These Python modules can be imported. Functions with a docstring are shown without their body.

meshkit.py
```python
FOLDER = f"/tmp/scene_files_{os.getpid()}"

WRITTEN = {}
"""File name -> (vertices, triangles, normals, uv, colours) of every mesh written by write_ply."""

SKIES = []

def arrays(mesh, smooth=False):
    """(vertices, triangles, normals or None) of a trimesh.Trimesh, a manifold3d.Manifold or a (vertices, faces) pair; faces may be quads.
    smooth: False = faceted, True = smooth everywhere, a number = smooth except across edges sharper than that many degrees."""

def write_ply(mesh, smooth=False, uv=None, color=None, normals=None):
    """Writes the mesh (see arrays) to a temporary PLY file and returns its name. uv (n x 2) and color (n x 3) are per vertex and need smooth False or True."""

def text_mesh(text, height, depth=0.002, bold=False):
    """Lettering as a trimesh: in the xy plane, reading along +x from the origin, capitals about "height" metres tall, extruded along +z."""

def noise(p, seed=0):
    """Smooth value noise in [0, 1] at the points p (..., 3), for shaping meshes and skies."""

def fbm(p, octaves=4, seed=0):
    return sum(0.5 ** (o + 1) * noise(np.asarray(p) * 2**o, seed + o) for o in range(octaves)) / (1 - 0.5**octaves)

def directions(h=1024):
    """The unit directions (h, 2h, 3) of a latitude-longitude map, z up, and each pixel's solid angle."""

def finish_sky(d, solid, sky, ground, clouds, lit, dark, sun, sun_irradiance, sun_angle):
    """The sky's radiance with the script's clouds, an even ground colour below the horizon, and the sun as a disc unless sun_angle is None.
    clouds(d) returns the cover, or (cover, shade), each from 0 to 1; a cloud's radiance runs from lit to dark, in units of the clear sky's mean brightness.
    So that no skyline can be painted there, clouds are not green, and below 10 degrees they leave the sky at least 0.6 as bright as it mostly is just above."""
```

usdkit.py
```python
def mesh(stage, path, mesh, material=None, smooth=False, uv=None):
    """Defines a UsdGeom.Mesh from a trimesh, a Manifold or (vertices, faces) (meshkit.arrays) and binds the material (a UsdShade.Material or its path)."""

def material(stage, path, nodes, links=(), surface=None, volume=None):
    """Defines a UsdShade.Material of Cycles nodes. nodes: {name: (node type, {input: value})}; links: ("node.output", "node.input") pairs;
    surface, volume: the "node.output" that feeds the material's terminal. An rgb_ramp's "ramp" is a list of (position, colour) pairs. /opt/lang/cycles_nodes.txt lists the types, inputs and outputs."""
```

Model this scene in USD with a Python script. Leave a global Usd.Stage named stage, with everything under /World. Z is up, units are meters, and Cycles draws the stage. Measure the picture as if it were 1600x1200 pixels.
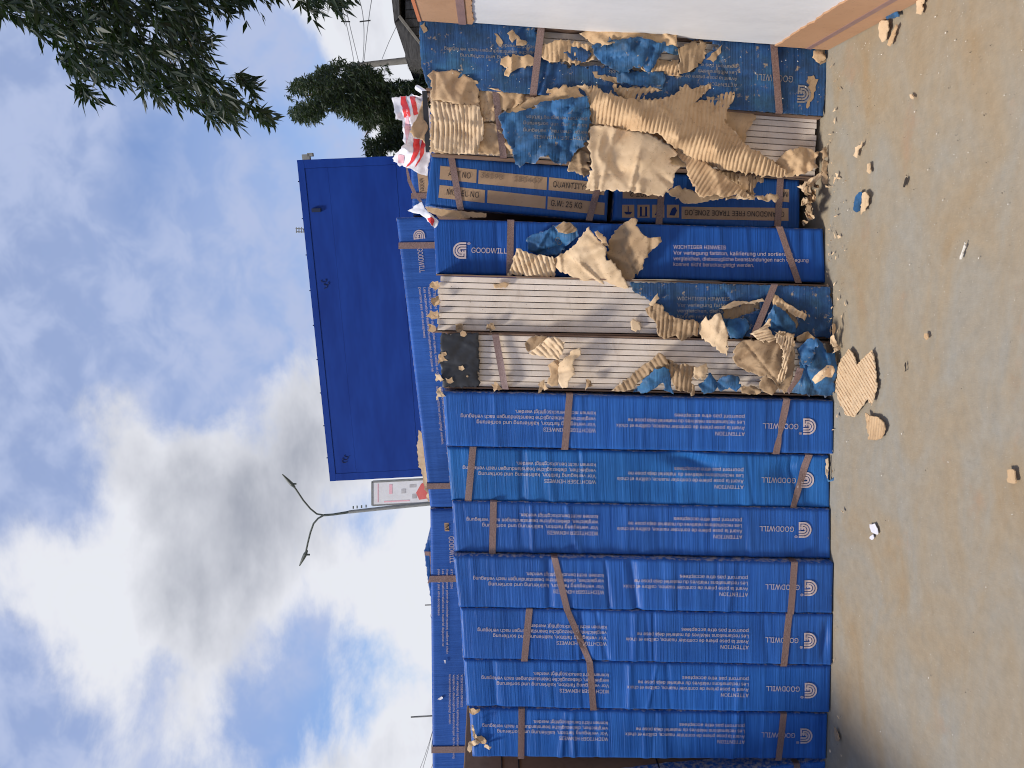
import math, random
import numpy as np, trimesh, manifold3d as mf
import usdkit, meshkit
from pxr import Usd, UsdGeom, UsdLux, UsdShade, Gf, Sdf
from scipy.spatial import Delaunay
from scipy.interpolate import RBFInterpolator
from shapely.geometry import Polygon, Point, LineString
import shapely
from shapely import affinity

stage = Usd.Stage.CreateInMemory()
UsdGeom.SetStageUpAxis(stage, 'Z'); UsdGeom.SetStageMetersPerUnit(stage, 1.0)
stage.SetDefaultPrim(UsdGeom.Xform.Define(stage, '/World').GetPrim())
UsdGeom.Scope.Define(stage, '/World/Looks')

# ------------------------------------------------------------------ camera, sky, sun, exposure
EXPOSURE = 1.25
SUN = np.array([-0.42, -0.36, 0.83]); SUN /= np.linalg.norm(SUN)
SUN_I, SUN_ANGLE, SKY = 0.40, 10.0, 0.062
F = 1200.0                                   # focal length in photograph pixels (1600 across)
D0, H0, YAW, PITCH, ROLL = 1.1581472, 0.52214404, -0.1396283, -0.02209589, -0.04894578
CAM = np.array([0, -D0, H0])
FW = np.array([math.sin(YAW) * math.cos(PITCH), math.cos(YAW) * math.cos(PITCH), math.sin(PITCH)])
_r = np.cross(FW, [0, 0, 1.0]); _r /= np.linalg.norm(_r); _u = np.cross(_r, FW)
RT = math.cos(ROLL) * _r + math.sin(ROLL) * _u          # world right = top of the (sideways) picture
UP = -math.sin(ROLL) * _r + math.cos(ROLL) * _u         # world up = left of the picture
cam = UsdGeom.Camera.Define(stage, '/World/camera')
right, up, back = -UP, RT, -FW
cam.AddTransformOp().Set(Gf.Matrix4d(*right, 0, *up, 0, *back, 0, *CAM, 1))
cam.CreateHorizontalApertureAttr(36.0); cam.CreateVerticalApertureAttr(27.0)
cam.CreateFocalLengthAttr(36.0 * F / 1600); cam.CreateExposureAttr(EXPOSURE)
cam.CreateClippingRangeAttr(Gf.Vec2f(0.05, 5000))

def ray(x, y):
    x, y = np.asarray(x, float), np.asarray(y, float)
    return FW * F + UP * (800 - x)[..., None] + RT * (600 - y)[..., None]
def P(x, y, Y):                              # the point seen at a pixel of the photograph on the vertical plane y = Y
    d = ray(x, y); return CAM + d * ((np.asarray(Y, float) - CAM[1]) / d[..., 1])[..., None]
def G(x, y, z=0.0):                          # ... on the ground
    d = ray(x, y); return CAM + d * ((z - CAM[2]) / d[..., 2])[..., None]
def direc(x, y):
    d = ray(x, y); return d / np.linalg.norm(d)

sky_nodes = {
    'sky': ('sky_texture', {'sky_type': 'single_scattering', 'sun_disc': False, 'sun_elevation': math.asin(SUN[2]), 'sun_rotation': math.atan2(SUN[0], SUN[1]), 'aerosol_density': 1.0}),
    'tc': ('texture_coordinate', {}),
    'out': ('background_shader', {'strength': SKY}),
}
sky_links = []
def N(name, kind, **k):
    sky_nodes[name] = (kind, k); return name
def L(a, b): sky_links.append((a, b))
D = 'tc.generated'
def blob(name, px, py, r_out, r_in, amp):
    c = direc(px, py)
    N(name + 'd', 'vector_math', math_type='dot_product', vector2=tuple(c)); L(D, name + 'd.vector1')
    N(name, 'map_range', range_type='smoothstep', from_min=math.cos(math.radians(r_out)), from_max=math.cos(math.radians(r_in)), to_min=0.0, to_max=amp, clamp=True)
    L(name + 'd.value', name + '.value'); return name + '.result'
def add(*xs):
    acc = xs[0]
    for i, x in enumerate(xs[1:]):
        n = f's{len(sky_nodes)}'; N(n, 'math', math_type='add'); L(acc, n + '.value1'); L(x, n + '.value2'); acc = n + '.value'
    return acc
N('low', 'mapping', mapping_type='point', scale=(1, 1, 1.9), location=(3.1, 1.7, 0.4)); L(D, 'low.vector')
N('cn', 'noise_texture', scale=3.6, detail=10.0, roughness=0.60, distortion=0.25); L('low.vector', 'cn.vector')
N('sep', 'separate_xyz'); L(D, 'sep.vector')
N('hor', 'map_range', range_type='smoothstep', from_min=0.30, from_max=0.02, to_min=0.0, to_max=0.17, clamp=True); L('sep.z', 'hor.value')
cover = add('cn.fac', 'hor.result',
            blob('b1', 310, 700, 22, 6, 0.30), blob('b2', 140, 770, 12, 3, 0.30), blob('b3', 540, 90, 15, 5, 0.32), blob('b4', 470, 560, 11, 3, 0.12), blob('b5', 330, 1010, 20, 5, 0.04),
            blob('g1', 350, 300, 13, 4, -0.34), blob('g2', 385, 180, 9, 3, -0.30), blob('g4', 345, 390, 7, 2, -0.22), blob('g3', 530, 830, 6, 1, -0.10), blob('g5', 40, 560, 14, 5, -0.14), blob('g8', 200, 1060, 12, 3, -0.12), blob('g9', 470, 1060, 7, 1, -0.20), blob('g10', 560, 760, 6, 1, -0.14), blob('g11', 60, 960, 12, 4, -0.12), blob('g6', 130, 360, 24, 10, -0.45), blob('g7', 20, 860, 9, 3, -0.12))
N('cover', 'map_range', range_type='smoothstep', from_min=0.47, from_max=0.68, to_min=0.0, to_max=1.0, clamp=True); L(cover, 'cover.value')
N('thick', 'map_range', range_type='smoothstep', from_min=0.60, from_max=1.0, to_min=0.0, to_max=0.45, clamp=True); L(cover, 'thick.value')
N('sn', 'noise_texture', scale=5.5, detail=6.0, roughness=0.55); L('low.vector', 'sn.vector')
N('snr', 'map_range', from_min=0.32, from_max=0.70, to_min=-0.18, to_max=0.48, clamp=True); L('sn.fac', 'snr.value')
N('shade', 'math', math_type='add', use_clamp=True); L('thick.result', 'shade.value1'); L(add('snr.result', blob('k1', 345, 670, 16, 1, 0.36), blob('k2', 345, 830, 13, 1, 0.30), blob('k8', 420, 950, 9, 1, 0.22), blob('k3', 130, 780, 13, 3, -0.55), blob('k4', 470, 560, 10, 2, -0.3), blob('k5', 540, 80, 13, 3, -0.5), blob('k6', 590, 900, 12, 3, -0.45), blob('k7', 250, 1100, 18, 5, -0.25)), 'shade.value2')
N('ccol', 'mix_color', a=(5.5, 5.6, 6.0), b=(2.25, 2.42, 2.90), use_clamp=False); L('shade.value', 'ccol.fac')
# high mottled veil
N('amap', 'mapping', mapping_type='point', scale=(1, 1.6, 1.1), rotation=(0.2, 0.5, 0.3)); L(D, 'amap.vector')
N('an', 'noise_texture', scale=17.0, detail=4.0, roughness=0.55, distortion=0.25); L('amap.vector', 'an.vector')
N('anr', 'map_range', range_type='smoothstep', from_min=0.34, from_max=0.66, to_min=0.58, to_max=1.0, clamp=True); L('an.fac', 'anr.value')
N('hn', 'noise_texture', scale=2.2, detail=3.0); L(D, 'hn.vector')
hi = add(blob('h1', 110, 400, 26, 12, 1.0), blob('h2', 40, 900, 24, 8, 0.6), blob('h4', 640, 500, 22, 8, 0.35), blob('h3', 350, 300, 11, 5, -0.8), 'hn.fac')
N('hm', 'map_range', range_type='smoothstep', from_min=0.45, from_max=0.95, to_min=0.0, to_max=1.0, clamp=True); L(hi, 'hm.value')
N('veil', 'math', math_type='multiply'); L('anr.result', 'veil.value1'); L('hm.result', 'veil.value2')
N('skyg', 'mix_color', blend_type='multiply', fac=1.0, b=(0.72, 0.86, 1.12), use_clamp=False); L('sky.color', 'skyg.a')
N('m1', 'mix_color', b=(3.05, 3.6, 5.2), use_clamp=False); L('veil.value', 'm1.fac'); L('skyg.result', 'm1.a')
N('m2', 'mix_color', use_clamp=False); L('cover.result', 'm2.fac'); L('m1.result', 'm2.a'); L('ccol.result', 'm2.b')
L('m2.result', 'out.color')
usdkit.material(stage, '/World/Looks/sky', sky_nodes, sky_links, surface='out.background')
dome = UsdLux.DomeLight.Define(stage, '/World/sky')
UsdShade.MaterialBindingAPI.Apply(dome.GetPrim()).Bind(UsdShade.Material.Get(stage, '/World/Looks/sky'))
dome.GetPrim().SetCustomDataByKey('kind', 'structure')
sun = UsdLux.DistantLight.Define(stage, '/World/sun')
sun.CreateIntensityAttr(SUN_I); sun.CreateAngleAttr(SUN_ANGLE); sun.CreateNormalizeAttr(True) if hasattr(sun, 'CreateNormalizeAttr') else None
sun.CreateColorAttr(Gf.Vec3f(1.0, 0.95, 0.87))
zz = SUN; xx = np.cross([0, 1, 0.3], zz); xx /= np.linalg.norm(xx); yy = np.cross(zz, xx)
sun.AddTransformOp().Set(Gf.Matrix4d(*xx, 0, *yy, 0, *zz, 0, 0, 0, 10, 1))

# ------------------------------------------------------------------ helpers
used = {}
def numbered(name, scope=''):
    k = (scope, name); n = used.get(k, -1) + 1; used[k] = n
    return name if n == 0 else f'{name}_{n:03d}'
class Thing:
    def __init__(s, name, label, cat, base, group=None, kind=None):
        s.path = '/World/' + numbered(name); s.base = np.asarray(base, float)
        x = UsdGeom.Xform.Define(stage, s.path); x.AddTranslateOp().Set(Gf.Vec3d(*s.base))
        tag(x.GetPrim(), label, cat, group, kind)
    def add(s, name, mesh, mat, parent=None, smooth=False, label=None, prim=None, kind=None):
        p = parent or s.path
        path = p + '/' + numbered(name, p)
        if prim is None and isinstance(mesh, trimesh.Trimesh) and 'edge' in mesh.metadata: prim = {'edge': mesh.metadata['edge']}; smooth = bool(smooth)
        v, f, n = meshkit.arrays(mesh, smooth)
        put(path, v - s.base, f, n, mat, prim)
        pr = stage.GetPrimAtPath(path)
        if label: pr.SetCustomDataByKey('label', label)
        if kind: pr.SetCustomDataByKey('kind', kind)
        return path
def put(path, v, f, n, mat, prim=None):
    m = usdkit.mesh(stage, path, (v, f), MAT[mat])
    if n is not None:
        from pxr import Vt
        m.CreateNormalsAttr(Vt.Vec3fArray.FromNumpy(np.asarray(n, np.float32))); m.SetNormalsInterpolation('vertex')
    if prim:
        from pxr import Vt
        for k, a in prim.items():
            UsdGeom.PrimvarsAPI(m).CreatePrimvar(k, Sdf.ValueTypeNames.FloatArray, 'vertex').Set(Vt.FloatArray.FromNumpy(np.asarray(a, np.float32)))
    return m
def tag(pr, label, cat, group=None, kind=None):
    if label: pr.SetCustomDataByKey('label', label)
    if cat: pr.SetCustomDataByKey('category', cat)
    if group: pr.SetCustomDataByKey('group', group)
    if kind: pr.SetCustomDataByKey('kind', kind)
def single(name, mesh, mat, label=None, cat=None, group=None, kind=None, smooth=False):
    path = '/World/' + numbered(name)
    v, f, n = meshkit.arrays(mesh, smooth)
    base = np.array([v[:, 0].mean(), v[:, 1].mean(), v[:, 2].min()])
    m = put(path, v - base, f, n, mat)
    UsdGeom.Xformable(m).AddTranslateOp().Set(Gf.Vec3d(*base))
    tag(m.GetPrim(), label, cat, group, kind); return m

def tm(v, f): return trimesh.Trimesh(np.asarray(v, float), np.asarray(f, int), process=False)
def cat(ms): return trimesh.util.concatenate(ms)
def box(lo, hi):
    m = trimesh.creation.box([1, 1, 1]); lo, hi = np.array(lo, float), np.array(hi, float)
    m.apply_scale(hi - lo); m.apply_translation((lo + hi) / 2); return m
def rbox(pts, r):                            # rounded hull of spheres at the given corners
    s = mf.Manifold.sphere(r, 12)
    return mf.Manifold.batch_hull([s.translate([float(c) for c in p]) for p in pts])
def tube(pts, r, n=8):
    pts = np.asarray(pts, float); r = np.broadcast_to(r, len(pts)).astype(float)
    t = np.gradient(pts, axis=0); t /= np.linalg.norm(t, axis=1, keepdims=True)
    a = np.array([0, 0, 1.0]) if abs(t[0][2]) < .9 else np.array([1.0, 0, 0])
    V = []
    for p, d, q in zip(pts, t, r):
        u = np.cross(d, a); u /= np.linalg.norm(u); w = np.cross(d, u); a = np.cross(u, d)
        th = np.arange(n) / n * 2 * np.pi
        V.append(p + q * (np.cos(th)[:, None] * u + np.sin(th)[:, None] * w))
    V = np.vstack(V + [pts[:1], pts[-1:]]); k = len(pts); Fc = []
    for i in range(k - 1):
        for j in range(n):
            a_, b_, c_, d_ = i * n + j, i * n + (j + 1) % n, (i + 1) * n + (j + 1) % n, (i + 1) * n + j
            Fc += [[a_, c_, b_], [a_, d_, c_]]
    for j in range(n): Fc += [[k * n, j, (j + 1) % n], [k * n + 1, (k - 1) * n + (j + 1) % n, (k - 1) * n + j]]
    m = tm(V, Fc); m.fix_normals(); return m

# ------------------------------------------------------------------ materials
MAT = {}
def M(name, nodes, links, surface='p.BSDF'):
    usdkit.material(stage, '/World/Looks/' + name, nodes, links, surface=surface); MAT[name] = '/World/Looks/' + name
def base_nodes(scale=(1, 1, 1), shift=7.3):
    n = {'tc': ('texture_coordinate', {}), 'oi': ('object_info', {}),
         'ls': ('vector_math', {'math_type': 'scale', 'scale': shift}), 'co': ('vector_math', {'math_type': 'add'})}
    l = [('oi.location', 'ls.vector1'), ('tc.object', 'co.vector1'), ('ls.vector', 'co.vector2')]
    return n, l

def blue_material(name, dark, light, worn=0.0, rough=0.42, along='z'):
    n, l = base_nodes()
    sc = {'z': (7, 7, 330), 'x': (330, 7, 7)}[along]
    n |= {'m1': ('mapping', {'scale': sc}), 'n1': ('noise_texture', {'scale': 1.0, 'detail': 3.0, 'roughness': 0.6}),
          'm3': ('mapping', {'scale': tuple(v * 0.22 if v > 50 else v * .6 for v in sc)}), 'n3': ('noise_texture', {'scale': 1.0, 'detail': 2.0}),
          'n2': ('noise_texture', {'scale': 9.0, 'detail': 5.0, 'roughness': 0.6}),
          'r1': ('map_range', {'from_min': 0.28, 'from_max': 0.72, 'clamp': True}), 'mx1': ('mix_float', {'fac': 0.5}),
          'c1': ('mix_color', {'a': dark, 'b': light}),
          'r2': ('map_range', {'from_min': 0.3, 'from_max': 0.7, 'to_min': 0.80, 'to_max': 1.18, 'clamp': True}),
          'cc': ('combine_xyz', {}), 'c2': ('mix_color', {'blend_type': 'multiply', 'fac': 1.0, 'use_clamp': False}),
          # scuffs: thin pale rubbing that follows the flutes
          'ns': ('noise_texture', {'scale': 1.0, 'detail': 6.0, 'roughness': 0.75}), 'ms': ('mapping', {'scale': tuple(v * .55 if v > 50 else 26 for v in sc)}),
          'rs': ('map_range', {'from_min': 0.66, 'from_max': 0.80, 'to_max': 0.5, 'clamp': True}),
          'c3': ('mix_color', {'b': (0.22, 0.30, 0.56)}),
          # edge wear
          'ea': ('attribute', {'attribute': 'edge'}), 'ne': ('noise_texture', {'scale': 130.0, 'detail': 5.0, 'roughness': 0.7}),
          'em': ('math', {'math_type': 'multiply'}), 're': ('map_range', {'from_min': 0.44, 'from_max': 0.62, 'to_max': 0.85, 'clamp': True}),
          'c4': ('mix_color', {'b': (0.46, 0.40, 0.36)}),
          'hb': ('math', {'math_type': 'multiply_add', 'value2': 0.7}), 'bp': ('bump', {'strength': 0.62, 'distance': 0.0022}),
          'p': ('principled_bsdf', {'roughness': rough, 'specular_ior_level': 0.22})}
    l += [('co.vector', 'm1.vector'), ('m1.vector', 'n1.vector'), ('co.vector', 'm3.vector'), ('m3.vector', 'n3.vector'), ('co.vector', 'n2.vector'), ('n1.fac', 'mx1.a'), ('n3.fac', 'mx1.b'), ('mx1.result', 'r1.value'), ('r1.result', 'c1.fac'),
          ('n2.fac', 'r2.value'), ('r2.result', 'cc.x'), ('r2.result', 'cc.y'), ('r2.result', 'cc.z'), ('c1.result', 'c2.a'), ('cc.vector', 'c2.b'),
          ('co.vector', 'ms.vector'), ('ms.vector', 'ns.vector'), ('ns.fac', 'rs.value'), ('rs.result', 'c3.fac'), ('c2.result', 'c3.a'),
          ('co.vector', 'ne.vector'), ('ea.fac', 'em.value1'), ('ne.fac', 'em.value2'), ('em.value', 're.value'), ('re.result', 'c4.fac'), ('c3.result', 'c4.a'),
          ('n3.fac', 'hb.value1'), ('n1.fac', 'hb.value3'), ('hb.value', 'bp.height'), ('bp.normal', 'p.normal')]
    last = 'c4.result'
    if worn:
        n |= {'w1': ('noise_texture', {'scale': 22.0, 'detail': 7.0, 'roughness': 0.72}), 'wr': ('map_range', {'from_min': 0.50 - .08 * worn, 'from_max': 0.66, 'to_max': 0.85, 'clamp': True}), 'd1': ('mix_color', {'b': (0.022, 0.040, 0.062)}),
              'w2': ('noise_texture', {'scale': 15.0, 'detail': 6.0, 'roughness': 0.7}), 'mv2': ('mapping', {'location': (3, 5, 1)}), 'wr2': ('map_range', {'from_min': 0.5, 'from_max': 0.68, 'to_max': 0.75, 'clamp': True}), 'd2': ('mix_color', {'b': (0.05, 0.16, 0.27)}),
              'w3': ('noise_texture', {'scale': 90.0, 'detail': 5.0, 'roughness': 0.7}), 'wr3': ('map_range', {'from_min': 0.655 - .035 * worn, 'from_max': 0.715 - .03 * worn, 'to_max': 0.85, 'clamp': True}), 'd3': ('mix_color', {'b': (0.34, 0.255, 0.165)})}
        l += [('co.vector', 'w1.vector'), ('w1.fac', 'wr.value'), ('wr.result', 'd1.fac'), (last, 'd2.a'), ('co.vector', 'mv2.vector'), ('mv2.vector', 'w2.vector'), ('w2.fac', 'wr2.value'), ('wr2.result', 'd2.fac'), ('d2.result', 'd1.a'),
              ('co.vector', 'w3.vector'), ('w3.fac', 'wr3.value'), ('wr3.result', 'd3.fac'), ('d1.result', 'd3.a')]
        last = 'd3.result'
    l.append((last, 'p.base_color'))
    M(name, n, l)
blue_material('blue_card', (0.009, 0.062, 0.258), (0.032, 0.138, 0.440))
blue_material('blue_card_d', (0.004, 0.044, 0.205), (0.014, 0.090, 0.345), rough=0.5)
blue_material('blue_card_b', (0.010, 0.060, 0.250), (0.034, 0.130, 0.415))
blue_material('blue_card_c', (0.010, 0.078, 0.262), (0.028, 0.150, 0.415))
blue_material('blue_worn', (0.016, 0.060, 0.165), (0.032, 0.098, 0.245), worn=1.5, rough=0.6)
blue_material('blue_torn', (0.024, 0.090, 0.215), (0.05, 0.155, 0.315), worn=0.7, rough=0.55)
blue_material('blue_lying', (0.016, 0.070, 0.275), (0.032, 0.108, 0.370), along='x', rough=0.5)
blue_material('blue_end', (0.010, 0.066, 0.235), (0.018, 0.088, 0.290), rough=0.45)

def kraft_material(name, a, b, stain, amount=0.5, scale=25.0):
    n, l = base_nodes()
    n |= {'n1': ('noise_texture', {'scale': scale, 'detail': 6.0, 'roughness': 0.65}), 'r1': ('map_range', {'from_min': 0.3, 'from_max': 0.7, 'clamp': True}), 'c1': ('mix_color', {'a': a, 'b': b}),
          'n2': ('noise_texture', {'scale': scale * 1.9, 'detail': 9.0, 'roughness': 0.78, 'distortion': 0.6}), 'mv': ('mapping', {'location': (4, 1, 9)}), 'r2': ('map_range', {'from_min': 0.52, 'from_max': 0.68, 'to_max': amount, 'clamp': True}), 'c2': ('mix_color', {'b': stain}),
          'n3': ('noise_texture', {'scale': 420.0, 'detail': 3.0}), 'r3': ('map_range', {'from_min': 0.66, 'from_max': 0.74, 'to_max': 0.6, 'clamp': True}), 'c3': ('mix_color', {'b': (0.10, 0.07, 0.04)}),
          'ea': ('attribute', {'attribute': 'edge'}), 'ne': ('noise_texture', {'scale': 75.0, 'detail': 5.0, 'roughness': 0.75}), 'em': ('math', {'math_type': 'multiply'}), 're': ('map_range', {'from_min': 0.36, 'from_max': 0.66, 'to_max': 0.6, 'clamp': True}), 'ce': ('mix_color', {'b': (0.74, 0.60, 0.42)}),
          'bp': ('bump', {'strength': 0.5, 'distance': 0.0008}), 'p': ('principled_bsdf', {'roughness': 0.85, 'specular_ior_level': 0.15})}
    l += [('co.vector', 'n1.vector'), ('n1.fac', 'r1.value'), ('r1.result', 'c1.fac'), ('co.vector', 'mv.vector'), ('mv.vector', 'n2.vector'), ('n2.fac', 'r2.value'), ('r2.result', 'c2.fac'), ('c1.result', 'c2.a'),
          ('co.vector', 'n3.vector'), ('n3.fac', 'r3.value'), ('r3.result', 'c3.fac'), ('c2.result', 'c3.a'), ('c3.result', 'ce.a'), ('ea.fac', 'em.value1'), ('ne.fac', 'em.value2'), ('co.vector', 'ne.vector'), ('em.value', 're.value'), ('re.result', 'ce.fac'), ('ce.result', 'p.base_color'), ('n1.fac', 'bp.height'), ('bp.normal', 'p.normal')]
    M(name, n, l)
kraft_material('kraft', (0.47, 0.30, 0.16), (0.61, 0.415, 0.235), (0.25, 0.15, 0.08), 0.6)
kraft_material('kraft_pale', (0.58, 0.405, 0.235), (0.74, 0.545, 0.345), (0.38, 0.25, 0.14), 0.55)
kraft_material('kraft_dirty', (0.33, 0.215, 0.12), (0.42, 0.285, 0.165), (0.13, 0.085, 0.05), 0.75, 30.0)
kraft_material('carton_side', (0.20, 0.125, 0.085), (0.25, 0.16, 0.11), (0.12, 0.075, 0.05), 0.4, 10.0)
kraft_material('brown_carton', (0.43, 0.245, 0.135), (0.50, 0.29, 0.165), (0.30, 0.155, 0.08), 0.3, 8.0)
kraft_material('label_kraft', (0.36, 0.235, 0.14), (0.42, 0.28, 0.175), (0.28, 0.17, 0.10), 0.3)
kraft_material('print_ink', (0.46, 0.365, 0.34), (0.56, 0.45, 0.42), (0.22, 0.23, 0.34), 0.55, 160.0)
kraft_material('print_worn', (0.20, 0.18, 0.17), (0.30, 0.26, 0.22), (0.03, 0.07, 0.14), 0.95, 190.0)

n, l = base_nodes()
n |= {'n1': ('noise_texture', {'scale': 30.0, 'detail': 6.0, 'roughness': 0.65}), 'r1': ('map_range', {'from_min': 0.3, 'from_max': 0.7, 'clamp': True}), 'c1': ('mix_color', {'a': (0.67, 0.555, 0.445), 'b': (0.79, 0.68, 0.565)}),
      'm2': ('mapping', {'scale': (20, 20, 60)}), 'n2': ('noise_texture', {'scale': 1.0, 'detail': 8.0, 'roughness': 0.75}), 'r2': ('map_range', {'from_min': 0.55, 'from_max': 0.72, 'to_max': 0.40, 'clamp': True}), 'c2': ('mix_color', {'b': (0.36, 0.28, 0.22)}),
      'n3': ('noise_texture', {'scale': 260.0, 'detail': 4.0, 'roughness': 0.7}), 'r3': ('map_range', {'from_min': 0.66, 'from_max': 0.72, 'to_max': 0.9, 'clamp': True}), 'c3': ('mix_color', {'b': (0.07, 0.05, 0.04)}),
      'oi2': ('object_info', {}), 'rr': ('map_range', {'to_min': 0.88, 'to_max': 1.06}), 'cx': ('combine_xyz', {}), 'c4': ('mix_color', {'blend_type': 'multiply', 'fac': 1.0, 'use_clamp': False}),
      'bp': ('bump', {'strength': 0.4, 'distance': 0.0006}), 'p': ('principled_bsdf', {'roughness': 0.7, 'specular_ior_level': 0.25})}
l += [('co.vector', 'n1.vector'), ('n1.fac', 'r1.value'), ('r1.result', 'c1.fac'), ('co.vector', 'm2.vector'), ('m2.vector', 'n2.vector'), ('n2.fac', 'r2.value'), ('r2.result', 'c2.fac'), ('c1.result', 'c2.a'), ('co.vector', 'n3.vector'), ('n3.fac', 'r3.value'), ('r3.result', 'c3.fac'), ('c2.result', 'c3.a'),
      ('oi2.random', 'rr.value'), ('rr.result', 'cx.x'), ('rr.result', 'cx.y'), ('rr.result', 'cx.z'), ('c3.result', 'c4.a'), ('cx.vector', 'c4.b'), ('c4.result', 'p.base_color'), ('n2.fac', 'bp.height'), ('bp.normal', 'p.normal')]
M('tile', n, l)

n, l = base_nodes()
n |= {'n1': ('noise_texture', {'scale': 700.0, 'detail': 2.0}), 'c1': ('mix_color', {'a': (0.155, 0.092, 0.076), 'b': (0.255, 0.165, 0.142)}), 'r1': ('map_range', {'from_min': 0.35, 'from_max': 0.65, 'clamp': True}), 'bp': ('bump', {'strength': 0.5, 'distance': 0.0005}), 'p': ('principled_bsdf', {'roughness': 0.42, 'specular_ior_level': 0.5})}
l += [('co.vector', 'n1.vector'), ('n1.fac', 'r1.value'), ('r1.result', 'c1.fac'), ('c1.result', 'p.base_color'), ('n1.fac', 'bp.height'), ('bp.normal', 'p.normal')]
M('strap', n, l)

def plain(name, a, b, scale=8.0, rough=0.6, spec=0.4, bump=0.0, dist=0.002, metallic=0.0, stretch=(1, 1, 1), **kw):
    n, l = base_nodes()
    n |= {'mp': ('mapping', {'scale': stretch}), 'n1': ('noise_texture', {'scale': scale, 'detail': 6.0, 'roughness': 0.62}), 'r1': ('map_range', {'from_min': 0.3, 'from_max': 0.7, 'clamp': True}), 'c1': ('mix_color', {'a': a, 'b': b}), 'p': ('principled_bsdf', {'roughness': rough, 'specular_ior_level': spec, 'metallic': metallic, **kw})}
    l += [('co.vector', 'mp.vector'), ('mp.vector', 'n1.vector'), ('n1.fac', 'r1.value'), ('r1.result', 'c1.fac'), ('c1.result', 'p.base_color')]
    if bump:
        n['bp'] = ('bump', {'strength': bump, 'distance': dist}); l += [('n1.fac', 'bp.height'), ('bp.normal', 'p.normal')]
    M(name, n, l)
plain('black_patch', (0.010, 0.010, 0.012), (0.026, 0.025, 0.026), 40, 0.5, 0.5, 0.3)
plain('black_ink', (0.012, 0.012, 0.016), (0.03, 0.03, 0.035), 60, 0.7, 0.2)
plain('grey_ink', (0.20, 0.14, 0.10), (0.27, 0.19, 0.13), 300, 0.8, 0.1)
plain('blue_ink', (0.006, 0.022, 0.10), (0.01, 0.035, 0.15), 60, 0.7, 0.2)
plain('white_plastic', (0.69, 0.68, 0.665), (0.85, 0.835, 0.81), 5, 0.42, 0.35, 0.22, 0.012, stretch=(1, 1, .7))
plain('bag_white', (0.72, 0.69, 0.70), (0.84, 0.81, 0.82), 40, 0.35, 0.5, 0.3, 0.004)
plain('bag_red', (0.62, 0.035, 0.03), (0.72, 0.055, 0.05), 40, 0.4, 0.5)
plain('bag_pink', (0.72, 0.38, 0.42), (0.78, 0.45, 0.48), 40, 0.4, 0.5)
plain('mauve_tape', (0.25, 0.15, 0.13), (0.31, 0.185, 0.16), 60, 0.5, 0.4)
plain('orange_edge', (0.55, 0.17, 0.06), (0.62, 0.22, 0.09), 60, 0.6, 0.3)
plain('container_paint', (0.003, 0.024, 0.175), (0.007, 0.040, 0.240), 1.6, 0.42, 0.22, 0.12, 0.02, stretch=(.5, 1, 2.5))
plain('container_dark', (0.004, 0.009, 0.035), (0.008, 0.016, 0.05), 3, 0.5, 0.4)
plain('grey_metal', (0.16, 0.16, 0.15), (0.24, 0.24, 0.22), 5, 0.5, 0.4)
plain('dark_metal', (0.05, 0.06, 0.05), (0.09, 0.10, 0.08), 5, 0.5, 0.4)
plain('concrete_post', (0.14, 0.13, 0.11), (0.22, 0.20, 0.17), 9, 0.85, 0.2, 0.3)
plain('shed_dark', (0.045, 0.043, 0.042), (0.11, 0.105, 0.10), 6, 0.9, 0.2, 0.5, 0.02, stretch=(1, 1, 5))
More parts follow.
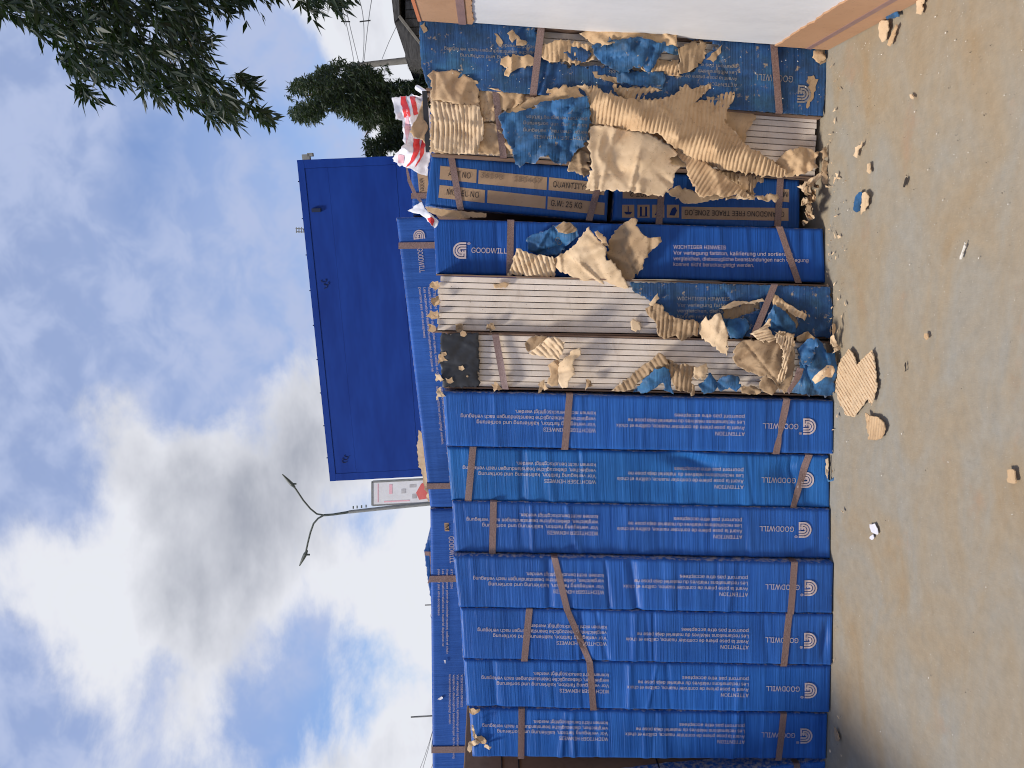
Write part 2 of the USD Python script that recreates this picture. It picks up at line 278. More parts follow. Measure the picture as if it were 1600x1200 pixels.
plain('billboard_face', (0.62, 0.60, 0.60), (0.70, 0.69, 0.69), 2, 0.6, 0.3)
plain('billboard_red', (0.55, 0.10, 0.09), (0.66, 0.16, 0.14), 2, 0.6, 0.3)
plain('billboard_grey', (0.34, 0.32, 0.32), (0.48, 0.46, 0.46), 2, 0.6, 0.3)
plain('bark', (0.055, 0.042, 0.030), (0.11, 0.085, 0.06), 14, 0.9, 0.1, 0.6, 0.02)
plain('chip', (0.62, 0.55, 0.45), (0.80, 0.75, 0.66), 400, 0.7, 0.3)
plain('dark_chip', (0.03, 0.025, 0.02), (0.07, 0.055, 0.045), 400, 0.8, 0.2)
plain('wire', (0.03, 0.03, 0.03), (0.05, 0.05, 0.05), 5, 0.6, 0.3)

def leaf_material(name, a, b, tr):
    M(name, {'g': ('geometry', {}), 'c': ('mix_color', {'a': a, 'b': b}), 'p': ('principled_bsdf', {'roughness': 0.45, 'specular_ior_level': 0.4}), 't': ('translucent_bsdf', {}), 'c2': ('mix_color', {'blend_type': 'multiply', 'fac': 1.0, 'b': tr, 'use_clamp': False}), 'mx': ('mix_closure', {'fac': 0.22})},
      [('g.random_per_island', 'c.fac'), ('c.result', 'p.base_color'), ('c.result', 'c2.a'), ('c2.result', 't.color'), ('p.BSDF', 'mx.closure1'), ('t.BSDF', 'mx.closure2')], surface='mx.closure')
leaf_material('leaf_dark', (0.015, 0.026, 0.010), (0.062, 0.084, 0.030), (1.6, 2.0, 0.8))
leaf_material('leaf_mid', (0.026, 0.040, 0.014), (0.090, 0.105, 0.036), (1.6, 1.9, 0.7))

# ground
n = {'g': ('geometry', {}), 'm0': ('mapping', {'rotation': (0, 0, 0.5), 'scale': (1.0, 1.8, 1)}),
     'n1': ('noise_texture', {'scale': 5.5, 'detail': 6.0, 'roughness': 0.58, 'distortion': 0.8}), 'r1': ('rgb_ramp', {'ramp': [(0.28, (0.290, 0.273, 0.232)), (0.44, (0.304, 0.260, 0.194)), (0.56, (0.314, 0.250, 0.168)), (0.70, (0.312, 0.228, 0.135)), (0.82, (0.30, 0.20, 0.108))]}),
     'n2': ('noise_texture', {'scale': 60.0, 'detail': 8.0, 'roughness': 0.72}), 'r2': ('map_range', {'from_min': 0.3, 'from_max': 0.7, 'to_min': 0.89, 'to_max': 1.10, 'clamp': True}), 'cx': ('combine_xyz', {}), 'c2': ('mix_color', {'blend_type': 'multiply', 'fac': 1.0, 'use_clamp': False}),
     'n3': ('noise_texture', {'scale': 9.0, 'detail': 5.0, 'roughness': 0.7}), 'm3': ('mapping', {'location': (5, 3, 0)}), 'r3': ('map_range', {'from_min': 0.60, 'from_max': 0.74, 'to_max': 0.42, 'clamp': True}), 'c3': ('mix_color', {'b': (0.36, 0.205, 0.115)}),
     'n4': ('noise_texture', {'scale': 1.0, 'detail': 8.0, 'roughness': 0.75}), 'm4': ('mapping', {'scale': (130, 45, 1), 'rotation': (0, 0, 0.9)}), 'r4': ('map_range', {'from_min': 0.60, 'from_max': 0.74, 'to_max': 0.30, 'clamp': True}), 'c4': ('mix_color', {'b': (0.14, 0.11, 0.085)}),
     'n5': ('noise_texture', {'scale': 330.0, 'detail': 2.0, 'roughness': 0.5}), 'r5': ('map_range', {'from_min': 0.70, 'from_max': 0.76, 'to_max': 0.55, 'clamp': True}), 'c5': ('mix_color', {'b': (0.55, 0.49, 0.40)}),
     'hb': ('math', {'math_type': 'multiply_add', 'value2': 0.5}), 'bp': ('bump', {'strength': 0.35, 'distance': 0.0025}), 'p': ('principled_bsdf', {'roughness': 0.85, 'specular_ior_level': 0.25})}
l = [('g.position', 'm0.vector'), ('m0.vector', 'n1.vector'), ('n1.fac', 'r1.fac'), ('g.position', 'n2.vector'), ('n2.fac', 'r2.value'), ('r2.result', 'cx.x'), ('r2.result', 'cx.y'), ('r2.result', 'cx.z'), ('r1.color', 'c2.a'), ('cx.vector', 'c2.b'),
     ('g.position', 'm3.vector'), ('m3.vector', 'n3.vector'), ('n3.fac', 'r3.value'), ('r3.result', 'c3.fac'), ('c2.result', 'c3.a'), ('g.position', 'm4.vector'), ('m4.vector', 'n4.vector'), ('n4.fac', 'r4.value'), ('r4.result', 'c4.fac'), ('c3.result', 'c4.a'),
     ('g.position', 'n5.vector'), ('n5.fac', 'r5.value'), ('r5.result', 'c5.fac'), ('c4.result', 'c5.a'), ('c5.result', 'p.base_color'), ('n2.fac', 'hb.value1'), ('n4.fac', 'hb.value3'), ('hb.value', 'bp.height'), ('bp.normal', 'p.normal')]
M('ground', n, l)

# ------------------------------------------------------------------ the setting: ground
gx = np.r_[-1200, -200, -40, -10, np.linspace(-3, 3, 61), 10, 40, 200, 1200]; gy = np.r_[-800, -100, -20, np.linspace(-1.6, 2.4, 41), 10, 40, 200, 1500]
XX, YY = np.meshgrid(gx, gy); near = np.exp(-((XX / 2.2) ** 4 + (YY / 1.5) ** 4))
ZZ = -0.0025 + (meshkit.fbm(np.stack([XX * 3, YY * 3, XX * 0], -1), 3, 4) - 0.5) * 0.004 * near
k = len(gx); idx = np.arange(XX.size).reshape(XX.shape)
q = np.stack([idx[:-1, :-1], idx[:-1, 1:], idx[1:, 1:], idx[1:, :-1]], -1).reshape(-1, 4)
gm = put('/World/ground', np.stack([XX, YY, ZZ], -1).reshape(-1, 3), np.vstack([q[:, [0, 1, 2]], q[:, [0, 2, 3]]]), None, 'ground')
tag(gm.GetPrim(), None, None, None, 'structure')

# ------------------------------------------------------------------ lettering and sheets
_txt = {}
def text2d(text, bold=False):                # flat triangles of a line of text; capitals 1 high, baseline at 0
    if (text, bold) not in _txt:
        m = meshkit.text_mesh(text, 1.0, 0.1, bold)
        v, f = np.array(m.vertices), np.array(m.faces)
        f = f[(v[f][:, :, 2] > 0.05).all(1)]
        u, inv = np.unique(f, return_inverse=True)
        _txt[(text, bold)] = (v[u][:, :2], inv.reshape(f.shape))
    return _txt[(text, bold)]
def logo2d():                                # a letter G of three nested lines, round on the left, 1 high and 0.8 wide
    lines = []
    for i in range(3):
        o = 0.055 + i * 0.155; r = 0.5 - o
        c = 0.5
        pts = [(0.80, 1 - o), (c, 1 - o)] + [(c + r * math.cos(a), 0.5 + r * math.sin(a)) for a in np.linspace(math.pi / 2, 3 * math.pi / 2, 24)] + [(0.745 - i * 0.155, o), (0.745 - i * 0.155, 0.50 + 0.02 * (i == 0))]
        lines.append(LineString(pts).buffer(0.052, cap_style=2, join_style=2))
    s = shapely.union_all(lines)
    V, Fc, k = [], [], 0
    for g in getattr(s, 'geoms', [s]):
        v, f = trimesh.creation.triangulate_polygon(g, engine='earcut'); V.append(v); Fc.append(f + k); k += len(v)
    v, f = np.vstack(V), np.vstack(Fc)
    v3, f = trimesh.remesh.subdivide_to_size(np.c_[v, np.zeros(len(v))], f, 0.14)
    return v3[:, :2], f
LOGO = logo2d()

class Face:                                  # a carton's front panel, given by its four corners in the photograph on the plane y = Y
    def __init__(s, tr, tl, br, bl, Y=None, seed=0, dents=(), creases=9, amp=1.0):
        if Y is None: Y = float((G(*np.array(br, float))[1] + G(*np.array(bl, float))[1]) / 2) + 0.004
        s.Y, s.px = Y, [np.array(a, float) for a in (tr, tl, br, bl)]
        s.c = [P(*a, Y) for a in s.px]
        s.H = np.linalg.norm((s.c[0] + s.c[1] - s.c[2] - s.c[3]) / 2); s.W = np.linalg.norm((s.c[0] + s.c[2] - s.c[1] - s.c[3]) / 2)
        st = np.array([[s.H, s.W], [s.H, 0], [0, s.W], [0, 0]])
        A = np.array([[p[0], p[2], 1] for p in s.c]); s.inv = np.linalg.lstsq(A, st, rcond=None)[0]
        rng = np.random.default_rng(seed); s.seed = seed; s.amp = amp
        s.cr = [(rng.uniform(0.02, s.H - 0.02), rng.normal(0, .07), rng.uniform(.0022, .007), rng.normal(0, .0010)) for _ in range(creases * 2)]
        s.dents = [(*s.st_px(x, y), d, r1, r2, a) for x, y, d, r1, r2, a in dents]
    def st_px(s, x, y):
        p = P(x, y, s.Y); q = np.stack([p[..., 0], p[..., 2], np.ones_like(p[..., 0])], -1) @ s.inv
        S, T = q[..., 0], q[..., 1]
        for _ in range(3):
            e = p - s.at(S, T, raw=True); S, T = S + e[..., 0] * s.inv[0, 0] + e[..., 2] * s.inv[1, 0], T + e[..., 0] * s.inv[0, 1] + e[..., 2] * s.inv[1, 1]
        return S, T
    def disp(s, S, T):
        d = np.zeros(np.broadcast(S, T).shape)
        for z0, sl, w, a in s.cr: d = d + s.amp * a * np.exp(-((S - z0 - sl * (T - s.W / 2)) / w) ** 2)
        pts = np.stack([S * 45, T * 6, np.full_like(d, s.seed * 3.7)], -1); d = d + s.amp * 0.0022 * (meshkit.fbm(pts, 3, s.seed) - .5)
        pts = np.stack([S * 9, T * 14, np.full_like(d, s.seed * 1.3)], -1); d = d + s.amp * 0.0035 * (meshkit.fbm(pts, 2, s.seed + 5) - .5)
        for s0, t0, a, r1, r2, ang in s.dents:
            ds, dt = S - s0, T - t0; e1 = ds * math.cos(ang) + dt * math.sin(ang); e2 = -ds * math.sin(ang) + dt * math.cos(ang)
            d = d - a * np.exp(-(e1 / r1) ** 2 - (e2 / r2) ** 2)
        return d
    def at(s, S, T, off=0.0, raw=False):
        u, v = np.asarray(T) / s.W, np.asarray(S) / s.H
        u, v = u[..., None], v[..., None]
        p = (s.c[0] * u + s.c[1] * (1 - u)) * v + (s.c[2] * u + s.c[3] * (1 - u)) * (1 - v)
        d = off + (0 if raw else s.disp(np.asarray(S, float), np.asarray(T, float)))
        return p - np.stack([0 * d, d, 0 * d], -1) if np.ndim(d) else p - np.array([0, d, 0])
    def panel(s, r=0.005, hang=0.034):       # front sheet with rounded, slightly wavy rims
        nv, nu = 290, 28
        a = np.r_[-hang, -hang / 2, np.linspace(0, 1, 5) ** 1.5 * r * 1.6]; 
        def axis(Lg, n): 
            mid = np.linspace(r * 1.6, Lg - r * 1.6, n)[1:-1]; return np.r_[a, mid, (Lg - a)[::-1]]
        S, T = np.meshgrid(axis(s.H, nv), axis(s.W, nu), indexing='ij')
        def rim(x, Lg):
            e = np.minimum(x, Lg - x); inn = np.clip(e, 0, r); k = r - np.sqrt(np.maximum(r * r - (r - inn) ** 2, 0))
            return k + np.where(e < 0, -e, 0)
        back = np.maximum(rim(S, s.H), rim(T, s.W))
        Sc, Tc = np.clip(S, 0, s.H), np.clip(T, 0, s.W)
        wob = 0.0014 * (meshkit.fbm(np.stack([S * 18, T * 0 + (T > s.W / 2), S * 0 + s.seed], -1), 2, s.seed) - .5)
        e = np.minimum(np.minimum(Sc, s.H - Sc), np.minimum(Tc, s.W - Tc))
        p = s.at(Sc, Tc) + np.stack([wob * np.exp(-np.minimum(Tc, s.W - Tc) / .01), back, 0 * back], -1)
        V = p.reshape(-1, 3); i = np.arange(len(V)).reshape(S.shape)
        q = np.stack([i[:-1, :-1], i[:-1, 1:], i[1:, 1:], i[1:, :-1]], -1).reshape(-1, 4)
        f = np.vstack([q[:, [0, 1, 2]], q[:, [0, 2, 3]]])
        edge = np.clip(1 - e / 0.0045, 0, 1).ravel()
        return tm(V, f), {'edge': edge}
    def text(s, text, p0, p1, cap, bold=False, keep=None, off=0.0014, data=None):
        v, f = data or text2d(text, bold)
        p0, p1 = np.array(p0, float), np.array(p1, float); e = p1 - p0; Lp = np.linalg.norm(e); e /= Lp
        upv = np.array([e[1], -e[0]]); w = v[:, 0].max()
        q = p0 + v[:, :1] / w * Lp * e + v[:, 1:] * cap * upv
        if keep is not None:
            c = q[f].mean(1); f = f[shapely.contains_xy(keep, c[:, 0], c[:, 1])]
            if len(f) == 0: return None
            u, inv = np.unique(f, return_inverse=True); q, f = q[u], inv.reshape(f.shape)
        S, T = s.st_px(q[:, 0], q[:, 1]); pts = P(q[:, 0], q[:, 1], s.Y - s.disp(S, T) - off)
        n = np.cross(pts[f[:, 1]] - pts[f[:, 0]], pts[f[:, 2]] - pts[f[:, 0]])
        if (n[:, 1].sum()) > 0: f = f[:, ::-1]
        return tm(pts, f)
    def patch(s, poly, off=0.0004):
        v, f = trimesh.creation.triangulate_polygon(Polygon(poly), engine='earcut')
        v3, f = trimesh.remesh.subdivide_to_size(np.c_[v, 0 * v[:, :1]], f, 8.0)
        S, T = s.st_px(v3[:, 0], v3[:, 1]); return tm(P(v3[:, 0], v3[:, 1], s.Y - s.disp(S, T) - off), f)
    def strap(s, s0, s1, width=0.0105, off=0.0016, wrap=0.05, twist=None):
        n = 16; T = np.linspace(-0.001, s.W + 0.001, n); S = np.linspace(s0, s1, n)
        rows = []
        for k_, (a, t) in enumerate(zip(S, T)):
            wd = width
            if twist: wd = width * (1 - 0.45 * math.exp(-((k_ / (n - 1) - twist) / .12) ** 2))
            sg = np.array([a - wd / 2, a, a + wd / 2]); tc_ = np.clip(t, 0, s.W)
            rows.append(s.at(sg, np.full(3, tc_), off) + np.array([(t - tc_), 0, 0]))
        first, last = rows[0], rows[-1]
        pre = [first + np.array([-.0012, d, 0]) for d in (wrap, .015, .004)]; post = [last + np.array([.0012, d, 0]) for d in (.004, .015, wrap)]
        R = np.array(pre + rows + post); m_ = len(R)
        V = np.concatenate([R, R + np.array([0, .0009, 0])], 1).reshape(-1, 3); Fc = []
        for i in range(m_ - 1):
            o, q_ = i * 6, i * 6 + 6
            for j in range(2): Fc += [[o + j, q_ + j, q_ + j + 1], [o + j, q_ + j + 1, o + j + 1], [o + 3 + j, q_ + 4 + j, q_ + 3 + j], [o + 3 + j, o + 4 + j, q_ + 4 + j]]
            Fc += [[o, o + 3, q_ + 3], [o, q_ + 3, q_], [o + 2, q_ + 5, o + 5], [o + 2, q_ + 2, q_ + 5]]
        m = tm(V, Fc); m.fix_normals(); return m
    def body(s, depth, back=0.020, r=0.004, inset=0.0015):
        pts = []
        for p, sx, sz in zip(s.c, (-1, -1 + 2, -1, 1), (-1, -1, 1, 1)):
            for y in (back + r, depth - r): pts.append(p + np.array([sx * (r + inset), y, sz * (r + inset)]))
        return rbox(pts, r)

def jag(poly, step=5.0, amp=1.3, rng=None):
    pts = np.array(poly, float); out = []
    for a, b in zip(pts, np.roll(pts, -1, 0)):
        Lg = np.linalg.norm(b - a); k = max(1, int(Lg / step))
        for i in range(k):
            p = a + (b - a) * (i / k); out.append(p + rng.normal(0, amp, 2) * (1 if i else .5) * (2.2 if rng.random() < .16 else .8))
    g = Polygon(out).buffer(0)
    return max(getattr(g, 'geoms', [g]), key=lambda z: z.area)
def sheet(poly, Y, ctrl=((0, 0, 0.004),), g=3.0, flute=None, crumple=0.002, cs=0.05, thick=0.0011, ja=1.2, seed=0, step=3.0, holes=(), hja=1.6):
    """A piece of board: its outline as photographed, at the depth Y, bulging towards the viewer by ctrl (x, y, metres). flute = (pitch px, angle, metres)."""
    rng = np.random.default_rng(seed + 99)
    pg = jag(poly, step, ja, rng)
    for h in holes: pg = pg.difference(jag(h, step, hja, rng))
    if pg.geom_type != 'Polygon': pg = max(pg.geoms, key=lambda z: z.area)
    x0, y0, x1, y1 = pg.bounds
    a = flute[1] if flute else 0.0; ca, sa = math.cos(a), math.sin(a)
    ga, gb = (flute[0] / 5.0, g * 1.3) if flute else (g, g)
    R = math.hypot(x1 - x0, y1 - y0) / 2 + 5; cx, cy = (x0 + x1) / 2, (y0 + y1) / 2
    A_, B_ = np.meshgrid(np.arange(-R, R, ga), np.arange(-R, R, gb)); A_, B_ = A_.ravel(), B_.ravel()
    X, Yp = cx + A_ * ca - B_ * sa, cy + A_ * sa + B_ * ca
    inner = pg.buffer(-min(ga, gb) * .55)
    ok = shapely.contains_xy(inner, X, Yp) if not inner.is_empty else np.zeros(len(X), bool)
    bd = [np.array(r.coords)[:-1] for r in [pg.exterior, *pg.interiors]]
    pts = np.vstack([np.c_[X[ok], Yp[ok]], *bd])
    tri = Delaunay(pts + rng.normal(0, 1e-4, pts.shape)).simplices
    c = pts[tri].mean(1); tri = tri[shapely.contains_xy(pg, c[:, 0], c[:, 1])]
    ctrl = np.array(ctrl, float)
    def off(p):
        if len(ctrl) == 1: o = np.full(len(p), ctrl[0, 2])
        elif len(ctrl) < 4: 
            w = 1 / (((p[:, None] - ctrl[None, :, :2]) ** 2).sum(-1) + 30); o = (w * ctrl[:, 2]).sum(1) / w.sum(1)
        else: o = RBFInterpolator(ctrl[:, :2], ctrl[:, 2], kernel='linear', smoothing=0.5)(p)
        ra = seed * 1.9 + .5; pr = np.c_[p[:, 0] * math.cos(ra) - p[:, 1] * math.sin(ra), p[:, 0] * math.sin(ra) + p[:, 1] * math.cos(ra)]
        pr = pr + 9 * (meshkit.noise(np.c_[p * .06, np.full(len(p), seed + .5)], seed)[:, None] - .5)
        q_ = np.c_[pr * cs * .7, np.full(len(p), seed * 2.37)]
        o = o + crumple * (meshkit.fbm(q_, 3, seed) - .5) * 1.6
        rc = np.random.default_rng(seed + 555)
        for _ in range(min(26, 4 + int(pg.area / 220))):
            cx_, cy_, an, w_, ht = rc.uniform(x0, x1), rc.uniform(y0, y1), rc.uniform(0, math.pi), rc.uniform(3, 11), crumple * rc.normal(0, .95)
            dd = (p[:, 0] - cx_) * math.sin(an) - (p[:, 1] - cy_) * math.cos(an); al = (p[:, 0] - cx_) * math.cos(an) + (p[:, 1] - cy_) * math.sin(an)
            o = o + ht * np.maximum(0, 1 - np.abs(dd) / w_) * np.exp(-(al / rc.uniform(15, 50)) ** 2)
        if flute:
            ph = (p[:, 0] * ca + p[:, 1] * sa) / flute[0] + 1.6 * (meshkit.noise(np.c_[p * .02, np.full(len(p), seed)], seed) - .5)
            o = o + flute[2] * np.abs(np.sin(math.pi * ph)) ** 0.6 * (0.55 + .9 * meshkit.noise(np.c_[p * .035, np.full(len(p), seed + 7.)], seed))
        return np.maximum(o, 0.0012)
    o = off(pts); fr = P(pts[:, 0], pts[:, 1], Y - o); bk = fr + np.array([0, thick, 0])
    nrm = np.cross(fr[tri[:, 1]] - fr[tri[:, 0]], fr[tri[:, 2]] - fr[tri[:, 0]]); fl = nrm[:, 1] > 0; tri[fl] = tri[fl][:, ::-1]
    e = np.sort(np.vstack([tri[:, [0, 1]], tri[:, [1, 2]], tri[:, [2, 0]]]), 1)
    de = np.vstack([tri[:, [0, 1]], tri[:, [1, 2]], tri[:, [2, 0]]])
    _, inv, cnt = np.unique(e, axis=0, return_inverse=True, return_counts=True); be = de[cnt[inv] == 1]
    k = len(pts); sides = np.vstack([np.c_[be[:, 1], be[:, 0], be[:, 0] + k], np.c_[be[:, 1], be[:, 0] + k, be[:, 1] + k]])
    m = tm(np.vstack([fr, bk]), np.vstack([tri, tri[:, ::-1] + k, sides]))
    ed = np.clip(1 - shapely.distance(pg.boundary, shapely.points(pts)) / 2.4, 0, 1); m.metadata['edge'] = np.r_[ed, ed * .5]
    m.metadata['off'] = off; m.metadata['Y'] = Y; m.metadata['pg'] = pg
    return m
def on_sheet(sh, text, p0, p1, cap, lift=0.0011, data=None, keep=None):
    v, f = data or text2d(text); p0, p1 = np.array(p0, float), np.array(p1, float); e = p1 - p0; Lp = np.linalg.norm(e); e /= Lp
    q = p0 + v[:, :1] / v[:, 0].max() * Lp * e + v[:, 1:] * cap * np.array([e[1], -e[0]])
    c = q[f].mean(1); f = f[shapely.contains_xy(sh.metadata['pg'].buffer(-1), c[:, 0], c[:, 1])]
    if keep is not None and len(f): c = q[f].mean(1); f = f[shapely.contains_xy(keep, c[:, 0], c[:, 1])]
    if len(f) == 0: return None
    u, inv = np.unique(f, return_inverse=True); q, f = q[u], inv.reshape(f.shape)
    return tm(P(q[:, 0], q[:, 1], sh.metadata['Y'] - sh.metadata['off'](q) - lift), f)
def overlay(sh, poly, lift=0.0005, g=3.0, seed=0, ja=.5):
    pg = jag(poly, 4.0, ja, np.random.default_rng(seed)).intersection(sh.metadata['pg'].buffer(-.3))
    if pg.geom_type != 'Polygon': pg = max(pg.geoms, key=lambda z: z.area)
    x0, y0, x1, y1 = pg.bounds; X, Yp = [a.ravel() for a in np.meshgrid(np.arange(x0, x1, g), np.arange(y0, y1, g))]
    ok = shapely.contains_xy(pg.buffer(-g * .4), X, Yp); pts = np.vstack([np.c_[X[ok], Yp[ok]], np.array(pg.exterior.segmentize(g).coords)[:-1]])
    tri = Delaunay(pts + np.random.default_rng(1).normal(0, 1e-4, pts.shape)).simplices; c = pts[tri].mean(1); tri = tri[shapely.contains_xy(pg, c[:, 0], c[:, 1])]
    p = P(pts[:, 0], pts[:, 1], sh.metadata['Y'] - sh.metadata['off'](pts) - lift)
    n_ = np.cross(p[tri[:, 1]] - p[tri[:, 0]], p[tri[:, 2]] - p[tri[:, 0]]); fl = n_[:, 1] > 0; tri[fl] = tri[fl][:, ::-1]
    return tm(p, tri)

DEPTH = 0.60
WICH = [('WICHTIGER HINWEIS', 82, 5.3), ('Vor verlegung farbton, kalirierung und sortierung', 186, 5.2), ('vergleichen, diebezugliche beanstandungen nach verlegung', 211, 5.2), ('konnen nicht beruckscghtigt werden.', 126, 5.2)]
ATT = [('ATTENTION', 46, 5.3), ('Avant la pose priere de controler nuance, calibre et choix', 201, 5.2), ('Les reclamations relatives du materiel deja pose ne', 183, 5.2), ('pourront pas etre acceptees', 110, 5.2)]
def joined(ms):
    ms = [m for m in ms if m is not None]; return cat(ms) if ms else None
def notice(face, lines, x, y, d, sp, sc, slope, keep=None):
    """d = +1 reads to the right of the picture, -1 to its left (upside down); the next line follows below the last."""
    ms = []
    for i, (t, w, cap) in enumerate(lines):
        yy_ = y + d * i * sp
        ms.append(face.text(t, (x, yy_), (x + d * w * sc, yy_ + d * w * sc * slope), (cap + .5) * sc, keep=keep))
    return joined(ms)
def brand(face, t, gx0, gx1, gy, cap, lx, ly, size, d, mat='print_ink', keep=None, reg=True):
    w = 0.8 * size
    m = face.text('', (lx - d * w / 2, ly + d * size / 2), (lx + d * w / 2, ly + d * size / 2), size, data=LOGO, keep=keep)
    if m is not None: t.add('logo', m, mat)
    m = face.text('GOODWILL', (gx0, gy), (gx1, gy + (gx1 - gx0) * .02), cap, keep=keep)
    if m is not None: t.add('brand_lettering', m, mat)
    if reg:
        m = face.text('\u00ae', (lx + d * (w / 2 + 1.5), ly - d * size * 0.30), (lx + d * (w / 2 + 6.5), ly - d * size * 0.30), 5.0, keep=keep)
        if m is not None: t.add('registered_mark', m, mat)

# ------------------------------------------------------------------ the intact upright cartons of the front row
ROW = 'intact blue strapped cartons standing in the front row'
def plain_carton(label, face, mat, marks, straps, seed):
    base = (face.c[2] + face.c[3]) / 2; base[2] = 0
    t = Thing('tile_carton', label, 'carton', base, ROW)
    t.add('carton_body', face.body(DEPTH), 'carton_side', smooth=40)
    m, pv = face.panel(); t.add('front_panel', m, mat, smooth=True, prim=pv)
    ax, ay, wx, wy, lx, ly, g0, g1, gy, sc = marks
    t.add('printed_notice', notice(face, WICH, wx, wy, -1, -8.9 * sc * -1, sc, 0.022), 'print_ink')
    t.add('printed_notice', notice(face, ATT, ax, ay, -1, 8.9 * sc, sc, 0.022), 'print_ink')
    brand(face, t, g0, g1, gy, 8.2 * sc, lx, ly, 25.5 * sc, -1)
    for st in straps:
        (x0, y0), (x1, y1), tw = st      # image-upper end (world right), image-lower end (world left)
        s1 = float(face.st_px(x0, y0)[0]); s0 = float(face.st_px(x1, y1)[0])
        t.add('strap', face.strap(s0, s1, twist=tw), 'strap', smooth=30)
    return t
PI = math.pi
rows = [
 ('first intact blue carton left of the black-topped torn carton, with a twisted lower strap', ((692, 613), (697, 697), (1303, 627), (1303, 709)), 'blue_card',
  (1164, 675.5, 931, 670, 1265, 666.5, 1248, 1192, 662.5, 1.0), [((890, 613), (882, 697), None), ((1229, 625), (1212, 708), .35)], []),
 ('blue carton with dented lower front and a loose blue shred at its foot', ((698, 699), (705, 782), (1296, 713), (1298, 794)), 'blue_card_c',
  (1162, 758.5, 931, 750.5, 1262, 750, 1244, 1190, 747, .985), [((739, 698), (731, 782), None), ((1264, 713), (1239, 794), None)],
  [(1085, 722, .011, .045, .012, .25), (1232, 735, .010, .030, .016, -.5), (1265, 765, .005, .018, .03, .3), (1050, 760, .004, .05, .02, 0)]),
 ('clean blue carton with one upper strap only, between the dented carton and a slanting-strap carton', ((706, 784), (710, 862), (1298, 797), (1299, 873)), 'blue_card_b',
  (1160, 836.5, 935, 831, 1258, 828, 1241, 1187, 823, .975), [((771, 783), (769, 863), None)], []),
 ('blue carton whose upper strap begins the slanting line crossing two more cartons to its left', ((708, 870), (717, 949), (1304, 881), (1302, 959)), 'blue_card_b',
  (1169, 926.5, 944, 923, 1267, 919, 1250, 1196, 914, .97), [((866, 868), (886, 949), None), ((1241, 880), (1235, 959), None)], []),
 ('blue carton crossed by two upper straps, one upright and one slanting', ((719, 951), (723, 1029), (1303, 962), (1301, 1040)), 'blue_card_b',
  (1170, 1009, 948, 1003.5, 1266, 1001, 1248, 1196, 997, .955), [((827, 950), (819, 1030), None), ((886, 950), (921, 1030), None), ((1233, 961), (1224, 1040), None)], [(1290, 1000, .006, .006, .03, .1)]),
 ('blue carton with a single short mid-height strap and no lower strap', ((724, 1031), (729, 1104), (1300, 1042), (1297, 1114)), 'blue_card',
  (1170, 1084, 952, 1078, 1267, 1079, 1250, 1197, 1073, .945), [((921, 1030), (927, 1105), None)], []),
 ('blue carton with a ripped upper corner, last full-width carton at the left end', ((733, 1107), (738, 1183), (1294, 1117), (1292, 1187)), 'blue_card',
  (1164, 1157, 950, 1152.5, 1260, 1150, 1243, 1190, 1145.5, .93), [((815, 1106), (814, 1184), None), ((1224, 1116), (1216, 1188), None)], []),
]
cartons = []
for i, (lab, c, mat, marks, straps, dents) in enumerate(rows):
    c = tuple((x, y + (-.7 if q in (0, 2) else .7)) for q, (x, y) in enumerate(c))
    fc = Face(*c, seed=11 + i * 3, dents=dents, creases=11)
    cartons.append((fc, plain_carton(lab, fc, mat, marks, straps, i)))
# ripped corner pieces of the last carton
fM, tM = cartons[-1]
for j, (poly, mt) in enumerate([([(733, 1107), (750, 1108), (747, 1114), (738, 1117), (733, 1114)], 'kraft'), ([(733, 1117), (737, 1122), (741, 1140), (745, 1153), (741, 1154), (737, 1140)], 'kraft_pale'),
                                ([(742, 1152), (752, 1150), (757, 1153), (760, 1161), (752, 1163), (744, 1160)], 'kraft'), ([(733, 1160), (744, 1156), (750, 1160), (738, 1167), (734, 1176), (730, 1172)], 'kraft_pale'), ([(758, 1163), (768, 1168), (765, 1172), (756, 1167)], 'kraft_pale')]):
    tM.add('torn_edge', sheet(poly, fM.Y, ((0, 0, .006),), 2.0, None, .003, .12, .0015, .6, 40 + j), mt)
# pulled shred and gaping bottom flap of the dented carton
fH, tH = cartons[1]
tH.add('torn_edge', sheet([(1292, 748), (1297, 751), (1306, 744), (1313, 735), (1316, 731), (1317, 736), (1311, 745), (1303, 751), (1294, 753)], fH.Y, ((1292, 750, .003), (1316, 733, .03), (1305, 745, .012)), 2, None, .001, .1, .002, .3, 5), 'blue_torn', label='thin blue shred sticking out')
tH.add('torn_edge', sheet([(1291, 717), (1294, 716), (1295, 735), (1293, 748), (1291, 742)], fH.Y, ((0, 0, .006),), 2, None, .002, .1, .002, .6, 6), 'kraft_pale')

# ------------------------------------------------------------------ torn cartons
def tiles(t, face, n, s0=0.006, s1=None, inset=0.0045, depth=0.55, ragged=0.0009):
    rng = np.random.default_rng(face.seed + 5); s1 = s1 or face.H - 0.006; g = 0.00035
    for i in range(n):
        a, b = face.W * i / n + g / 2 + .0008, face.W * (i + 1) / n - g / 2
        y = inset + rng.uniform(0, ragged); ch = 0.0005; up_ = rng.uniform(-.002, .002)
        V = []
        for S in (s0 + max(up_, 0), s1 + up_):
            sec = face.at(np.full(6, S), np.array([a, a, a + ch, b - ch, b, b]), raw=True) + np.array([0, y, 0])
            sec[[1, 4], 1] += ch; sec[[0, 5], 1] += depth
            V.append(sec[[0, 1, 2, 3, 4, 5]])
        V = np.vstack(V); Fc = []
        for j in range(6): k_ = (j + 1) % 6; Fc += [[j, k_, 6 + k_], [j, 6 + k_, 6 + j]]
        for j in range(1, 5): Fc += [[0, j + 1, j], [6, 6 + j, 7 + j]]
        m = tm(V, Fc); m.fix_normals(); t.add('tile', m, 'tile')
